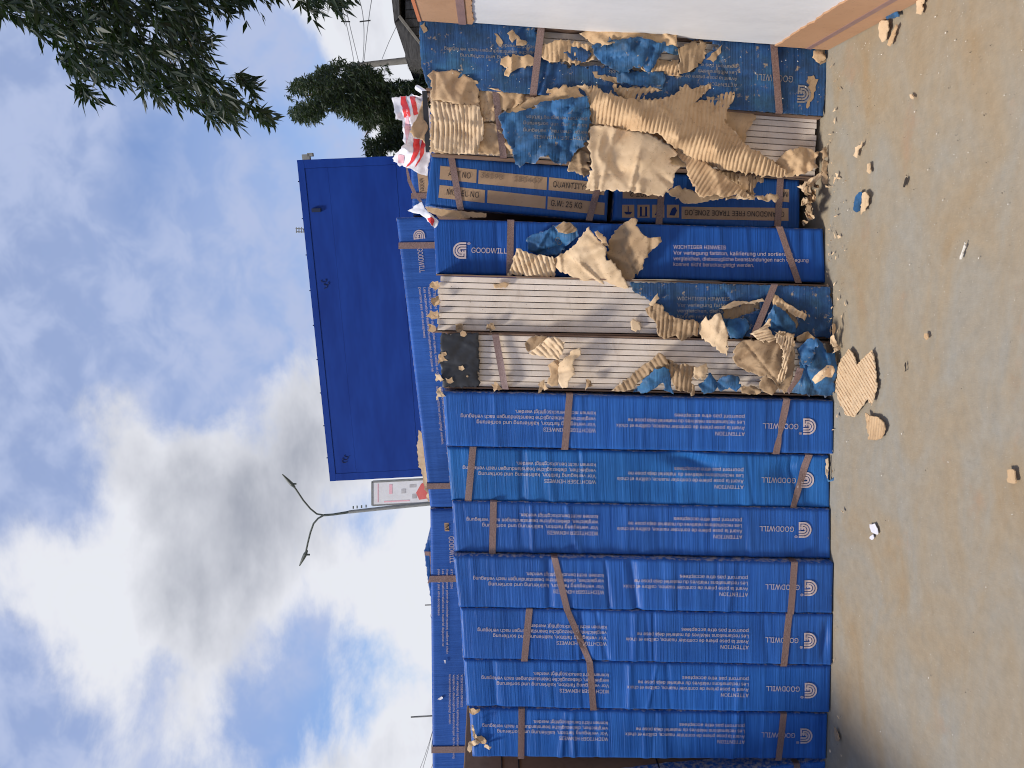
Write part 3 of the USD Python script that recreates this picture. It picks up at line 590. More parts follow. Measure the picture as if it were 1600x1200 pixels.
def shell(t, face, depth=0.58, th=0.0022, back=0.004):
    for T0, T1 in ((-0.0006, -0.0006 - th), (face.W + 0.0006, face.W + 0.0006 + th)):
        pts = []
        for T in (T0, T1):
            for S in (0.0, face.H): 
                p = face.at(np.array(S), np.array(T), raw=True)
                pts += [p + np.array([0, back, 0]), p + np.array([0, depth, 0])]
        t.add('side_panel', trimesh.convex.convex_hull(np.array(pts)), 'carton_side')
    pts = []
    for T in (0, face.W):
        for S in (0.0, face.H):
            p = face.at(np.array(S), np.array(T), raw=True); pts += [p + np.array([0, depth, 0]), p + np.array([0, depth + .003, 0])]
    t.add('back_panel', trimesh.convex.convex_hull(np.array(pts)), 'carton_side')
def torn_thing(label, face):
    b = (face.c[2] + face.c[3]) / 2; b[2] = 0
    return Thing('torn_tile_carton', label, 'carton', b, 'ripped cartons with bare tile edges')
def strap_px(t, face, a, b, off=0.004, **k):
    t.add('strap', face.strap(float(face.st_px(*b)[0]), float(face.st_px(*a)[0]), off=off, **k), 'strap', smooth=30)

# A: worn blue carton beside the white-faced stack
fA = Face((656, 31), (665, 136), (1292, 77), (1285, 181), seed=71, amp=1.2)
tA = torn_thing('weathered blue carton with a ragged hole in its middle, against the white-faced stack', fA)
shell(tA, fA); tiles(tA, fA, 10, inset=.012)
hole = [(838, 42), (905, 47), (960, 52), (1060, 60), (1104, 64), (1122, 70), (1100, 86), (1086, 112), (1040, 118), (1000, 112), (955, 104), (915, 100), (885, 101), (862, 98), (845, 78)]
shA = sheet([(656, 31), (760, 36), (900, 45), (1100, 60), (1200, 69), (1290, 77), (1292, 110), (1288, 160), (1285, 181), (1240, 178), (1100, 168), (900, 152), (760, 142), (668, 137), (658, 100), (655, 60)], fA.Y,
            ((660, 40, .0), (665, 130, .0), (720, 85, .004), (800, 85, .007), (830, 100, .009), (870, 120, .004), (980, 145, .004), (1000, 125, .006), (1120, 120, .006), (1200, 120, .004), (1280, 85, .0), (1280, 170, .0), (1150, 80, .005)), 3.2, None, .0030, .03, .0016, .3, 3, holes=[hole], hja=2.2)
pA = tA.add('front_panel', shA, 'blue_worn', smooth=35)
for j, (poly, lf) in enumerate([([(1262, 120), (1272, 118), (1276, 130), (1272, 145), (1268, 158), (1262, 170), (1259, 168), (1265, 150)], .0008), ([(1274, 76), (1290, 78), (1291, 98), (1283, 100), (1276, 90)], .0008), ([(656, 40), (664, 36), (668, 48), (662, 52)], .0008), ([(772, 52), (780, 56), (786, 66), (782, 74), (776, 66)], .0008), ([(926, 112), (940, 118), (960, 120), (975, 126), (968, 131), (948, 126), (930, 122)], .0008), ([(1105, 92), (1120, 78), (1128, 70), (1126, 82), (1114, 98)], .0010)]):
    tA.add('worn_patch', overlay(shA, poly, lf, 2.5, 900 + j, 1.2), 'kraft_dirty', parent=pA)
for j, (poly, mt, ctrl, fl) in enumerate([
    ([(783, 92), (800, 84), (815, 88), (826, 84), (838, 92), (836, 102), (815, 104), (800, 112), (795, 120), (788, 118), (792, 106), (782, 100)], 'kraft', ((0, 0, .011),), None),
    ([(793, 52), (800, 45), (812, 60), (824, 66), (820, 72), (806, 70), (808, 60), (800, 66)], 'kraft_dirty', ((0, 0, .012),), None),
    ([(848, 70), (870, 62), (900, 64), (925, 72), (930, 90), (905, 100), (880, 96), (858, 98), (845, 88)], 'kraft', ((0, 0, .009),), (7, 0.1, .002)),
    ([(880, 74), (910, 68), (925, 84), (915, 97), (893, 94)], 'blue_worn', ((0, 0, .013),), None),
    ([(905, 52), (940, 39), (975, 40), (1000, 37), (1025, 42), (1052, 40), (1057, 52), (1058, 80), (1047, 72), (1010, 62), (975, 62), (940, 72), (925, 68)], 'kraft', ((910, 60, .010), (990, 45, .024), (1050, 45, .028), (1055, 75, .022), (960, 60, .022), (930, 70, .016)), None),
    ([(925, 70), (960, 62), (1000, 57), (1030, 66), (1056, 66), (1060, 86), (1038, 80), (1028, 92), (1014, 116), (1004, 104), (988, 106), (975, 122), (958, 108), (940, 98), (928, 84)], 'blue_torn', ((925, 75, .010), (1050, 70, .020), (1000, 60, .024), (975, 118, .006), (1012, 112, .010), (990, 85, .026), (960, 90, .012)), (26, 0.85, .010)),
    ([(1000, 96), (1020, 90), (1040, 94), (1062, 92), (1062, 120), (1035, 116), (1008, 112)], 'kraft', ((0, 0, .006),), (6, 0.15, .0025)),
    ([(1060, 76), (1080, 64), (1102, 66), (1104, 84), (1096, 100), (1078, 112), (1060, 116), (1062, 95)], 'kraft_dirty', ((0, 0, .008),), (9, .1, .001)),
    ([(962, 113), (1000, 112), (1038, 112), (1040, 125), (1036, 139), (1000, 134), (965, 128)], 'blue_torn', ((0, 0, .010),), None),
    ([(1272, 78), (1286, 80), (1290, 92), (1280, 98), (1270, 90)], 'kraft', ((0, 0, .006),), None)]):
    tA.add('torn_flap', sheet(poly, fA.Y, ctrl, 2.6, fl, .003, .06, .0018, 1.0, 60 + j), mt, smooth=35)
def spr(rng, n, x0, x1, y0, y1, size, face, off):
    V, Fc = [], []
    for _ in range(n):
        x, y = rng.uniform(x0, x1), rng.uniform(y0, y1); s_ = size * rng.uniform(.4, 1.4); a = rng.uniform(0, 6.28, 5) ; a.sort()
        c = P(x + s_ * np.cos(a), y + s_ * np.sin(a) * .8, face.Y - off); k_ = len(V) * 0 + sum(len(v) for v in V); V.append(np.vstack([c, P(np.array([x]), np.array([y]), face.Y - off - .0015)]))
        Fc += [[k_ + i_, k_ + (i_ + 1) % 5, k_ + 5] for i_ in range(5)]
    return tm(np.vstack(V), Fc)
rg = np.random.default_rng(8)
keepA = Polygon([(655, 28), (1292, 75), (1290, 185), (655, 140)]).difference(Polygon(hole).buffer(3))
def onA(lines, x, y, sp, slope, sc):
    return joined([on_sheet(shA, s_, (x, y + -1 * i * sp), (x - w * sc, y - i * sp - w * sc * slope), cap * sc, keep=keepA) for i, (s_, w, cap) in enumerate(lines)])
tA.add('printed_notice', onA(ATT, 1152, 131, 9.5, .06, 1.0), 'print_worn')
keepA = keepA.intersection(Polygon([(650, 20), (845, 20), (845, 190), (650, 190)]))
tA.add('printed_notice', onA(WICH, 905, 104, 9.5, .055, 1.0), 'print_worn')
tA.add('logo', on_sheet(shA, '', (1268, 134), (1247, 132.5), 28, data=LOGO), 'print_worn')
tA.add('brand_lettering', on_sheet(shA, 'GOODWILL', (1240, 119), (1180, 115), 10), 'print_worn')
strap_px(tA, fA, (845, 38), (832, 138), off=.013); strap_px(tA, fA, (1206, 72), (1215, 176), off=.008)
tA.add('paint_fleck', spr(rg, 90, 700, 1285, 60, 165, 1.1, fA, .011), 'chip', kind='stuff')

# B: carton with kraft flaps hanging all over it
fB = Face((668, 139), (673, 238), (1285, 182), (1282, 276), seed=72)
tB = torn_thing('ripped carton wrapped in torn corrugated flaps with bare tiles at its foot', fB)
shell(tB, fB); tiles(tB, fB, 10, inset=.006)
tB.add('front_panel', sheet([(673, 140), (760, 142), (925, 150), (1100, 165), (1175, 172), (1182, 185), (1170, 200), (1165, 222), (1150, 232), (1100, 262), (925, 248), (800, 242), (672, 238)], fB.Y, ((0, 0, .003),), 4, None, .002, .05, .002, 1, 7), 'kraft', smooth=35, label='plain brown inner board left where the blue print is gone')
flB = [
    ('torn_flap', [(745, 140), (775, 138), (820, 142), (818, 158), (800, 170), (785, 172), (778, 185), (765, 190), (752, 176)], 'kraft', ((0, 0, .009),), None),
    ('torn_flap', [(748, 152), (775, 156), (772, 188), (755, 190), (749, 176)], 'kraft', ((0, 0, .010),), (6.5, 0.05, .0025)),
    ('torn_flap', [(748, 190), (785, 195), (800, 215), (806, 240), (770, 242), (745, 238)], 'kraft', ((0, 0, .008),), None),
    ('torn_flap', [(673, 158), (700, 160), (750, 166), (752, 178), (757, 196), (755, 216), (749, 228), (748, 240), (735, 240), (705, 240), (675, 232)], 'kraft_pale', ((0, 0, .020), (690, 235, .022), (750, 170, .016), (750, 235, .010), (675, 165, .012)), (7.2, 0.0, .0036)),
    ('torn_flap', [(667, 118), (676, 110), (690, 112), (705, 109), (722, 113), (734, 121), (746, 127), (749, 140), (747, 152), (750, 166), (710, 161), (672, 155), (674, 125)], 'kraft', ((670, 118, .016), (745, 128, .012), (700, 160, .026), (750, 165, .020), (700, 115, .012)), None),
    ('torn_flap', [(812, 168), (826, 154), (840, 150), (856, 140), (875, 137), (918, 133), (921, 152), (900, 153), (870, 157), (845, 162), (825, 170)], 'kraft', ((0, 0, .017),), None),
    ('torn_flap', [(778, 181), (790, 175), (806, 176), (830, 168), (850, 158), (885, 154), (920, 150), (923, 175), (922, 192), (918, 205), (922, 222), (908, 232), (897, 238), (892, 252), (878, 258), (862, 250), (856, 242), (842, 246), (836, 256), (822, 254), (812, 262), (805, 255), (800, 238), (790, 215)], 'blue_torn',
     ((780, 185, .022), (920, 155, .018), (850, 160, .020), (810, 255, .010), (880, 255, .008), (850, 200, .030), (915, 215, .014), (830, 225, .026)), (30, 0.18, .010)),
    ('torn_flap', [(893, 240), (910, 235), (922, 240), (920, 262), (925, 270), (912, 277), (898, 268), (886, 268)], 'kraft_dirty', ((0, 0, .006),), None),
    ('torn_flap', [(942, 134), (960, 130), (980, 138), (1000, 132), (1020, 134), (1042, 146), (1055, 152), (1030, 160), (985, 156), (950, 150)], 'kraft', ((0, 0, .010),), (8, 0.35, .003)),
    ('torn_flap', [(918, 134), (928, 131), (942, 143), (972, 152), (1000, 156), (1026, 156), (1050, 150), (1062, 142), (1072, 131), (1082, 139), (1094, 134), (1110, 131), (1111, 139), (1096, 150), (1086, 160), (1098, 156), (1121, 148), (1126, 142), (1151, 144), (1145, 158), (1136, 173), (1135, 193), (1150, 206), (1165, 226), (1207, 250), (1232, 272), (1222, 278), (1175, 272), (1112, 261), (1060, 236), (1030, 210), (975, 201), (924, 193)], 'kraft',
     ((920, 140, .012), (945, 145, .018), (1000, 160, .016), (1100, 135, .012), (1150, 146, .020), (950, 152, .046), (1000, 182, .066), (1060, 217, .074), (1120, 234, .058), (1170, 246, .036), (930, 190, .014), (980, 200, .018), (1060, 234, .022), (1112, 258, .018), (1175, 270, .014), (1225, 274, .008), (1100, 175, .020), (1140, 190, .016)), (6.2, 0.18, .0032)),
    ('torn_flap', [(1112, 264), (1150, 270), (1192, 277), (1193, 284), (1182, 288), (1177, 297), (1179, 312), (1155, 292)], 'kraft_dirty', ((0, 0, .004),), (6, .05, .002)),
    ('torn_flap', [(1040, 298), (1062, 290), (1085, 300), (1140, 306), (1180, 306), (1215, 303), (1217, 308), (1211, 316), (1190, 312), (1130, 310), (1090, 318), (1065, 316)], 'kraft_dirty', ((0, 0, .012),), None),
    ('torn_flap', [(1047, 225), (1075, 238), (1112, 262), (1150, 286), (1180, 312), (1165, 310), (1150, 305), (1135, 308), (1120, 304), (1100, 308), (1090, 302), (1080, 285), (1072, 260), (1060, 245)], 'kraft', ((1050, 228, .018), (1112, 264, .030), (1178, 310, .012), (1090, 300, .030), (1075, 262, .028)), (6.0, 0.62, .0024)),
    ('torn_flap', [(923, 196), (950, 197), (975, 203), (1000, 206), (1025, 213), (1042, 225), (1059, 240), (1047, 247), (1052, 258), (1064, 260), (1058, 268), (1053, 278), (1052, 290), (1040, 300), (1036, 308), (1020, 303), (1012, 306), (1000, 300), (915, 296), (922, 272), (925, 250), (918, 228), (921, 214)], 'kraft_pale',
     ((925, 200, .020), (975, 205, .024), (1055, 240, .034), (920, 294, .036), (970, 298, .044), (1036, 304, .040), (965, 240, .030), (968, 265, .028), (1000, 250, .044), (940, 250, .040)), None),
    ('torn_flap', [(1205, 258), (1218, 248), (1228, 236), (1240, 233), (1252, 229), (1268, 234), (1281, 238), (1272, 252), (1280, 262), (1262, 268), (1248, 274), (1228, 277), (1210, 270)], 'kraft', ((1245, 252, .020), (1210, 260, .008), (1275, 240, .006), (1240, 275, .006)), None),
    ('torn_flap', [(1246, 291), (1262, 282), (1276, 274), (1284, 264), (1284, 276), (1270, 290), (1256, 300)], 'kraft_pale', ((0, 0, .014),), (5, .6, .002)),
    ('torn_flap', [(1286, 231), (1291, 229), (1293, 242), (1291, 258), (1296, 288), (1290, 289), (1284, 282), (1285, 258)], 'kraft_dirty', ((0, 0, .022),), None),
    ('torn_flap', [(1155, 277), (1168, 276), (1170, 292), (1160, 306), (1150, 302)], 'kraft', ((0, 0, .012),), None)]
for j, (nm, poly, mt, ctrl, fl) in enumerate(flB):
    sh = sheet(poly, fB.Y, ctrl, 3.0, fl, .0052 if j in (6, 14) else .0034, .05 if j != 14 else .11, .0022, 1.2, 80 + j)
    pth = tB.add(nm, sh, mt, smooth=35)
    if j == 6:
        ms = [on_sheet(sh, s_, (918, y0), (918 - w, y0 + w * -.04), 5.4) for s_, w, y0 in (('pourront verlegung farbton', 96, 184), ('kalirierung und sortierung', 100, 194), ('vergleichen nach verlegung', 100, 205), ('WICHTIGER HINWEIS', 84, 214))]
        m = joined(ms)
        if m is not None: tB.add('printed_notice', m, 'print_worn', parent=pth)
strap_px(tB, fB, (774, 138), (786, 240), off=.012)
# kraft piece bent up over the top
tB.add('torn_flap', sheet([(640, 206), (650, 186), (655, 172), (660, 158), (668, 152), (669, 228), (655, 216), (646, 214)], fB.Y + .01, ((640, 206, .02), (668, 160, .0), (668, 225, .0)), 2.5, None, .002, .06, .0025, .8, 120), 'kraft', smooth=35, label='loose brown board bent up over the top edge')
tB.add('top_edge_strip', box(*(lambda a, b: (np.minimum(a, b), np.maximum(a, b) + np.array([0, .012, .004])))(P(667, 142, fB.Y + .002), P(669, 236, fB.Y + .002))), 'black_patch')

# C: two short cartons stacked end-on, set back
GRP = 'short blue cartons stacked end-on in the gap'
def end_carton(label, corners, Y, seed):
    f = Face(*corners, Y=Y, seed=seed, amp=.6, creases=4)
    b = (f.c[2] + f.c[3]) / 2
    t = Thing('end_on_carton', label, 'carton', b, GRP)
    t.add('carton_body', f.body(.58), 'carton_side', smooth=40)
    m, pv = f.panel(r=.006, hang=.02); t.add('end_panel', m, 'blue_end', smooth=True, prim=pv)
    return f, t
YC = 0.085
f1, t1 = end_carton('upper short carton lying end-on, printed ART NO and MODEL NO in brown boxes', ((674, 242), (664, 322), (954, 264), (949, 346)), YC, 91)
def lab(t, f, poly, txt=None, p0=None, p1=None, cap=8, ink='black_ink', bold=False, more=()):
    pth = t.add('printed_label', f.patch(poly), 'label_kraft')
    for s_, a, b, c_, ik in ([(txt, p0, p1, cap, ink)] if txt else []) + list(more):
        t.add('lettering', f.text(s_, a, b, c_, bold, off=.0016), ik, parent=pth)
lab(t1, f1, [(688, 259), (745, 265), (744, 286), (687, 280)], 'ART NO', (700, 275), (735, 279), 9)
lab(t1, f1, [(748, 266), (855, 277), (854, 297), (747, 287)], more=[('36198', (750, 277), (785, 281), 8, 'grey_ink'), ('1B0407', (802, 283), (845, 287), 8, 'grey_ink')])
lab(t1, f1, [(858, 277), (945, 286), (944, 305), (857, 297)], 'QUANTITY:', (863, 292), (915, 297), 9)
lab(t1, f1, [(687, 289), (758, 297), (757, 317), (685, 309)], 'MODEL NO', (697, 304), (748, 309), 9)
lab(t1, f1, [(762, 297), (853, 307), (852, 326), (761, 317)])
lab(t1, f1, [(856, 307), (945, 317), (944, 336), (855, 327)], 'G.W: 25 KG', (860, 321), (909, 326), 9)
strap_px(t1, f1, (705, 243), (719, 334), off=.002); strap_px(t1, f1, (942, 265), (920, 344), off=.002)
t1.add('side_flap', sheet([(664, 323), (700, 328), (760, 333), (760, 339), (720, 341), (690, 338), (668, 331)], YC, ((0, 0, .004),), 3, None, .001, .05, .002, .5, 20), 'kraft')
f2, t2 = end_carton('lower short carton lying end-on upside down in shadow, printed with handling symbols', ((963, 266), (957, 345), (1251, 280), (1251, 362)), YC, 92)
lab(t2, f2, [(1065, 323), (1232, 325), (1232, 345), (1065, 342)], 'GUANGDONG FREE TRADE ZONE,OG', (1226, 331), (1070, 328), 8)
lab(t2, f2, [(1222, 295), (1233, 296), (1233, 316), (1222, 315)], 'M', (1231, 300), (1224, 300), 8)
lab(t2, f2, [(973, 296), (1033, 297), (1033, 311), (973, 310)], 'N0T 2', (1015, 300), (985, 299), 8)
for j, x in enumerate((972, 996, 1019, 1042)):
    p = t2.add('printed_label', f2.patch([(x, 320), (x + 19, 320), (x + 19, 340), (x, 340)]), 'label_kraft')
    ic = [[(x + 3, 331), (x + 16, 331), (x + 13, 335), (x + 6, 335)], [(x + 4, 323), (x + 7, 323), (x + 7, 337), (x + 4, 337)], [(x + 4, 336), (x + 15, 336), (x + 10, 324)], [(x + 4, 336), (x + 8, 326), (x + 13, 323), (x + 16, 329), (x + 12, 337)]][j]
    ms = [f2.patch(ic, .0010)]
    if j == 0: ms += [f2.patch([(x + 9, 322), (x + 10.4, 322), (x + 10.4, 331), (x + 9, 331)], .0012)]
    if j == 1: ms += [f2.patch([(x + 12, 323), (x + 15, 323), (x + 15, 337), (x + 12, 337)], .0010), f2.patch([(x + 3, 337), (x + 16, 337), (x + 16, 338.4), (x + 3, 338.4)], .0012)]
    t2.add('handling_symbol', cat(ms), 'blue_ink', parent=p)
strap_px(t2, f2, (1036, 270), (1029, 350), off=.002); strap_px(t2, f2, (1219, 280), (1214, 358), off=.002)

# D: intact blue carton with torn flaps
fD = Face((677, 342), (681, 429), (1287, 357), (1291, 442), seed=75, creases=14)
bD = (fD.c[2] + fD.c[3]) / 2; bD[2] = 0
tD = Thing('tile_carton', 'bright blue carton lettered right way up, brown torn flaps sticking from its middle', 'carton', bD)
tD.add('carton_body', fD.body(DEPTH), 'carton_side', smooth=40)
m, pv = fD.panel(); tD.add('front_panel', m, 'blue_card_d', smooth=True, prim=pv)
brand(fD, tD, 736, 792, 395, 8.2, 718, 391.5, 26, 1)
tD.add('printed_notice', notice(fD, WICH, 1052, 388.5, 1, 9.0, 1.0, 0.014), 'print_ink')
strap_px(tD, fD, (798, 343), (796, 430), off=.002); strap_px(tD, fD, (1217, 355), (1247, 442), off=.002)
for j, (poly, mt, ctrl, fl) in enumerate([
    ([(948, 400), (951, 376), (965, 357), (979, 346), (992, 340), (997, 343), (993, 352), (1004, 366), (1016, 372), (1032, 370), (1034, 377), (1018, 392), (1007, 405), (1004, 421), (992, 428), (990, 452), (975, 440), (962, 425)], 'kraft_dirty', ((950, 400, .008), (980, 430, .010), (995, 345, .035), (1030, 375, .040), (975, 375, .018)), None),
    ([(822, 374), (832, 366), (853, 361), (868, 353), (881, 346), (892, 348), (902, 358), (904, 368), (888, 382), (871, 398), (850, 399), (827, 393)], 'blue_torn', ((825, 390, .008), (900, 355, .026), (870, 396, .012), (850, 365, .018)), None),
    ([(868, 355), (881, 346), (892, 348), (902, 358), (898, 363), (884, 366), (872, 362)], 'kraft_dirty', ((0, 0, .029),), (6, .8, .002)),
    ([(793, 431), (808, 386), (814, 389), (826, 396), (850, 399), (866, 403), (868, 428), (864, 434), (815, 431)], 'kraft_pale', ((795, 430, .006), (808, 388, .018), (866, 404, .016), (864, 432, .007), (830, 400, .020)), (7.2, -.32, .0040)),
    ([(862, 405), (872, 400), (893, 387), (908, 370), (920, 356), (934, 373), (948, 388), (947, 407), (955, 405), (966, 421), (980, 443), (982, 451), (966, 449), (942, 443), (928, 445), (902, 436), (875, 425), (863, 412)], 'kraft_pale', ((862, 408, .012), (920, 358, .040), (948, 395, .038), (980, 447, .020), (930, 444, .012), (905, 405, .034), (955, 420, .030)), None),
    ([(930, 443), (945, 447), (965, 452), (980, 456), (970, 463), (952, 460), (938, 454)], 'kraft_dirty', ((0, 0, .012),), (5, .2, .002)),
    ([(928, 362), (934, 360), (948, 376), (951, 384), (944, 386)], 'kraft', ((0, 0, .042),), None)]):
    sh = sheet(poly, fD.Y, ctrl, 2.5, fl, .0032, .07, .002, .9, 140 + j); pth = tD.add('torn_flap', sh, mt, smooth=35)
    if j == 1:
        m = on_sheet(sh, 'OO', (866, 373), (873, 384), 7.0)
        if m is not None: tD.add('printed_lettering', m, 'print_worn', parent=pth)

# E: tiles bare on top, worn blue on the lower part
fE = Face((681, 431), (676, 517), (1297, 448), (1299, 527), seed=76)
tE = torn_thing('torn carton with nine bare tile edges above a worn blue lower half', fE)
shell(tE, fE); tiles(tE, fE, 9)
shE = sheet([(983, 441), (1060, 442), (1297, 448), (1301, 480), (1299, 527), (1180, 526), (1110, 524), (1092, 514), (1068, 505), (1045, 500), (1028, 478), (1010, 466), (990, 455)], fE.Y, ((985, 445, .006), (1297, 450, .006), (1299, 525, .006), (1150, 470, .006), (1080, 510, .005), (1040, 470, .008), (1200, 500, .004)), 3, None, .002, .04, .0016, .6, 160, holes=[[(1205, 470), (1220, 466), (1240, 480), (1250, 505), (1240, 520), (1225, 495)], [(1128, 482), (1160, 472), (1190, 470), (1187, 484), (1150, 497), (1132, 498)]])
tE.add('front_panel', shE, 'blue_worn', smooth=35)
tE.add('inner_board', sheet([(1110, 455), (1295, 455), (1297, 525), (1120, 520)], fE.Y, ((0, 0, .0012),), 3, (6, .05, .0014), .0005, .05, .0015, 1, 162), 'kraft_dirty', smooth=35)
m = joined([on_sheet(shE, s_, (1058, y0), (1058 + w, y0 + .01 * w), 5.4) for s_, w, y0 in (('WICHTIGER HINWEIS', 82, 469), ('Vor verlegung farbton, kalirierung', 130, 479), ('vergleichen, diebezugliche', 105, 488), ('konnen nicht beruckscghtigt', 105, 497))])
tE.add('printed_notice', m, 'print_worn')
for j, (poly, mt, ctrl, fl) in enumerate([
    ([(1008, 482), (1020, 474), (1034, 476), (1042, 488), (1056, 496), (1070, 500), (1084, 499), (1092, 506), (1090, 526), (1082, 524), (1066, 533), (1055, 524), (1040, 530), (1028, 524), (1025, 505), (1014, 494)], 'kraft_dirty', ((1010, 485, .004), (1035, 490, .016), (1080, 500, .018), (1065, 530, .008), (1030, 522, .012)), (7, .05, .0035)),
    ([(1018, 470), (1028, 458), (1030, 466), (1022, 476), (1010, 480)], 'kraft_pale', ((0, 0, .014),), None),
    ([(1092, 511), (1103, 494), (1108, 502), (1116, 492), (1126, 489), (1130, 502), (1136, 516), (1138, 545), (1135, 556), (1120, 546), (1106, 534), (1093, 522)], 'kraft_pale', ((1094, 515, .012), (1110, 496, .028), (1135, 552, .024), (1120, 520, .034)), None),
    ([(1124, 482), (1140, 474), (1150, 470), (1170, 472), (1191, 466), (1188, 472), (1160, 476), (1136, 483)], 'kraft_pale', ((0, 0, .011),), None),
    ([(1138, 500), (1152, 497), (1168, 499), (1171, 512), (1160, 529), (1141, 528), (1136, 512)], 'blue_torn', ((0, 0, .010), (1138, 528, .004), (1168, 500, .016)), None),
    ([(1205, 465), (1214, 462), (1230, 474), (1250, 486), (1262, 492), (1258, 500), (1240, 492), (1222, 484), (1209, 478)], 'kraft', ((0, 0, .008),), (6.5, .5, .002)),
    ([(1210, 474), (1228, 488), (1244, 506), (1243, 520), (1225, 524), (1205, 514), (1196, 502), (1204, 488)], 'blue_torn', ((1210, 476, .014), (1240, 510, .007), (1225, 523, .005), (1200, 500, .012)), None),
    ([(1172, 522), (1182, 516), (1188, 512), (1195, 508), (1202, 497), (1206, 499), (1200, 512), (1206, 520), (1212, 530), (1204, 534), (1194, 536), (1182, 528)], 'kraft_pale', ((0, 0, .024), (1205, 498, .034)), (5, 1.3, .003)),
    ([(1257, 520), (1263, 518), (1270, 524), (1275, 530), (1262, 533), (1244, 532), (1246, 526)], 'kraft', ((0, 0, .012),), None),
    ([(985, 503), (990, 498), (1000, 504), (1003, 514), (993, 519), (986, 515)], 'kraft_pale', ((0, 0, .0012),), None),
    ([(770, 445), (790, 440), (797, 443), (790, 450), (772, 450)], 'kraft', ((0, 0, .0012),), None)]):
    tE.add('torn_flap', sheet(poly, fE.Y, ctrl, 2.4, fl, .0026, .08, .0018, .9, 170 + j), mt, smooth=35)
strap_px(tE, fE, (1206, 446), (1173, 526), off=.012)
rg = np.random.default_rng(21)
for j, (x, y) in enumerate([(678, 445), (679, 470), (677, 492), (673, 512), (716, 512), (765, 511)]):
    tE.add('shred', sheet([(x - 5, y - 5), (x + 6, y - 7), (x + 9, y + 3), (x + 2, y + 8), (x - 6, y + 4)], fE.Y, ((0, 0, .004),), 2, None, .003, .2, .0015, 1.5, 190 + j), 'kraft_dirty' if j > 3 else 'kraft')

# F: tiles bare, black patch at the top, crushed blue foot
fF = Face((690, 522), (693, 604), (1299, 537), (1303, 617), seed=77)
tF = torn_thing('torn carton with a black patch across its top and a crushed blue foot', fF)
shell(tF, fF); tiles(tF, fF, 9)
tF.add('black_patch', sheet([(689, 521), (748, 520), (749, 604), (692, 605), (687, 560)], fF.Y, ((0, 0, .003),), 3, (16, 1.57, .0012), .0008, .03, .002, .8, 200), 'black_patch', smooth=35, label='black rubbery patch over the top tile edges')
for j, (x, y, s_) in enumerate([(694, 553, 4), (721, 575, 5), (703, 594, 6), (724, 522, 5), (730, 588, 2)]):
    tF.add('paper_remnant', sheet([(x - s_, y - s_ * .5), (x + s_ * .6, y - s_ * .8), (x + s_, y + s_ * .3), (x + s_ * .2, y + s_ * .8), (x - s_ * .8, y + s_ * .5)], fF.Y, ((0, 0, .007),), 2, None, .0006, .1, .001, 1, 205 + j), 'kraft')
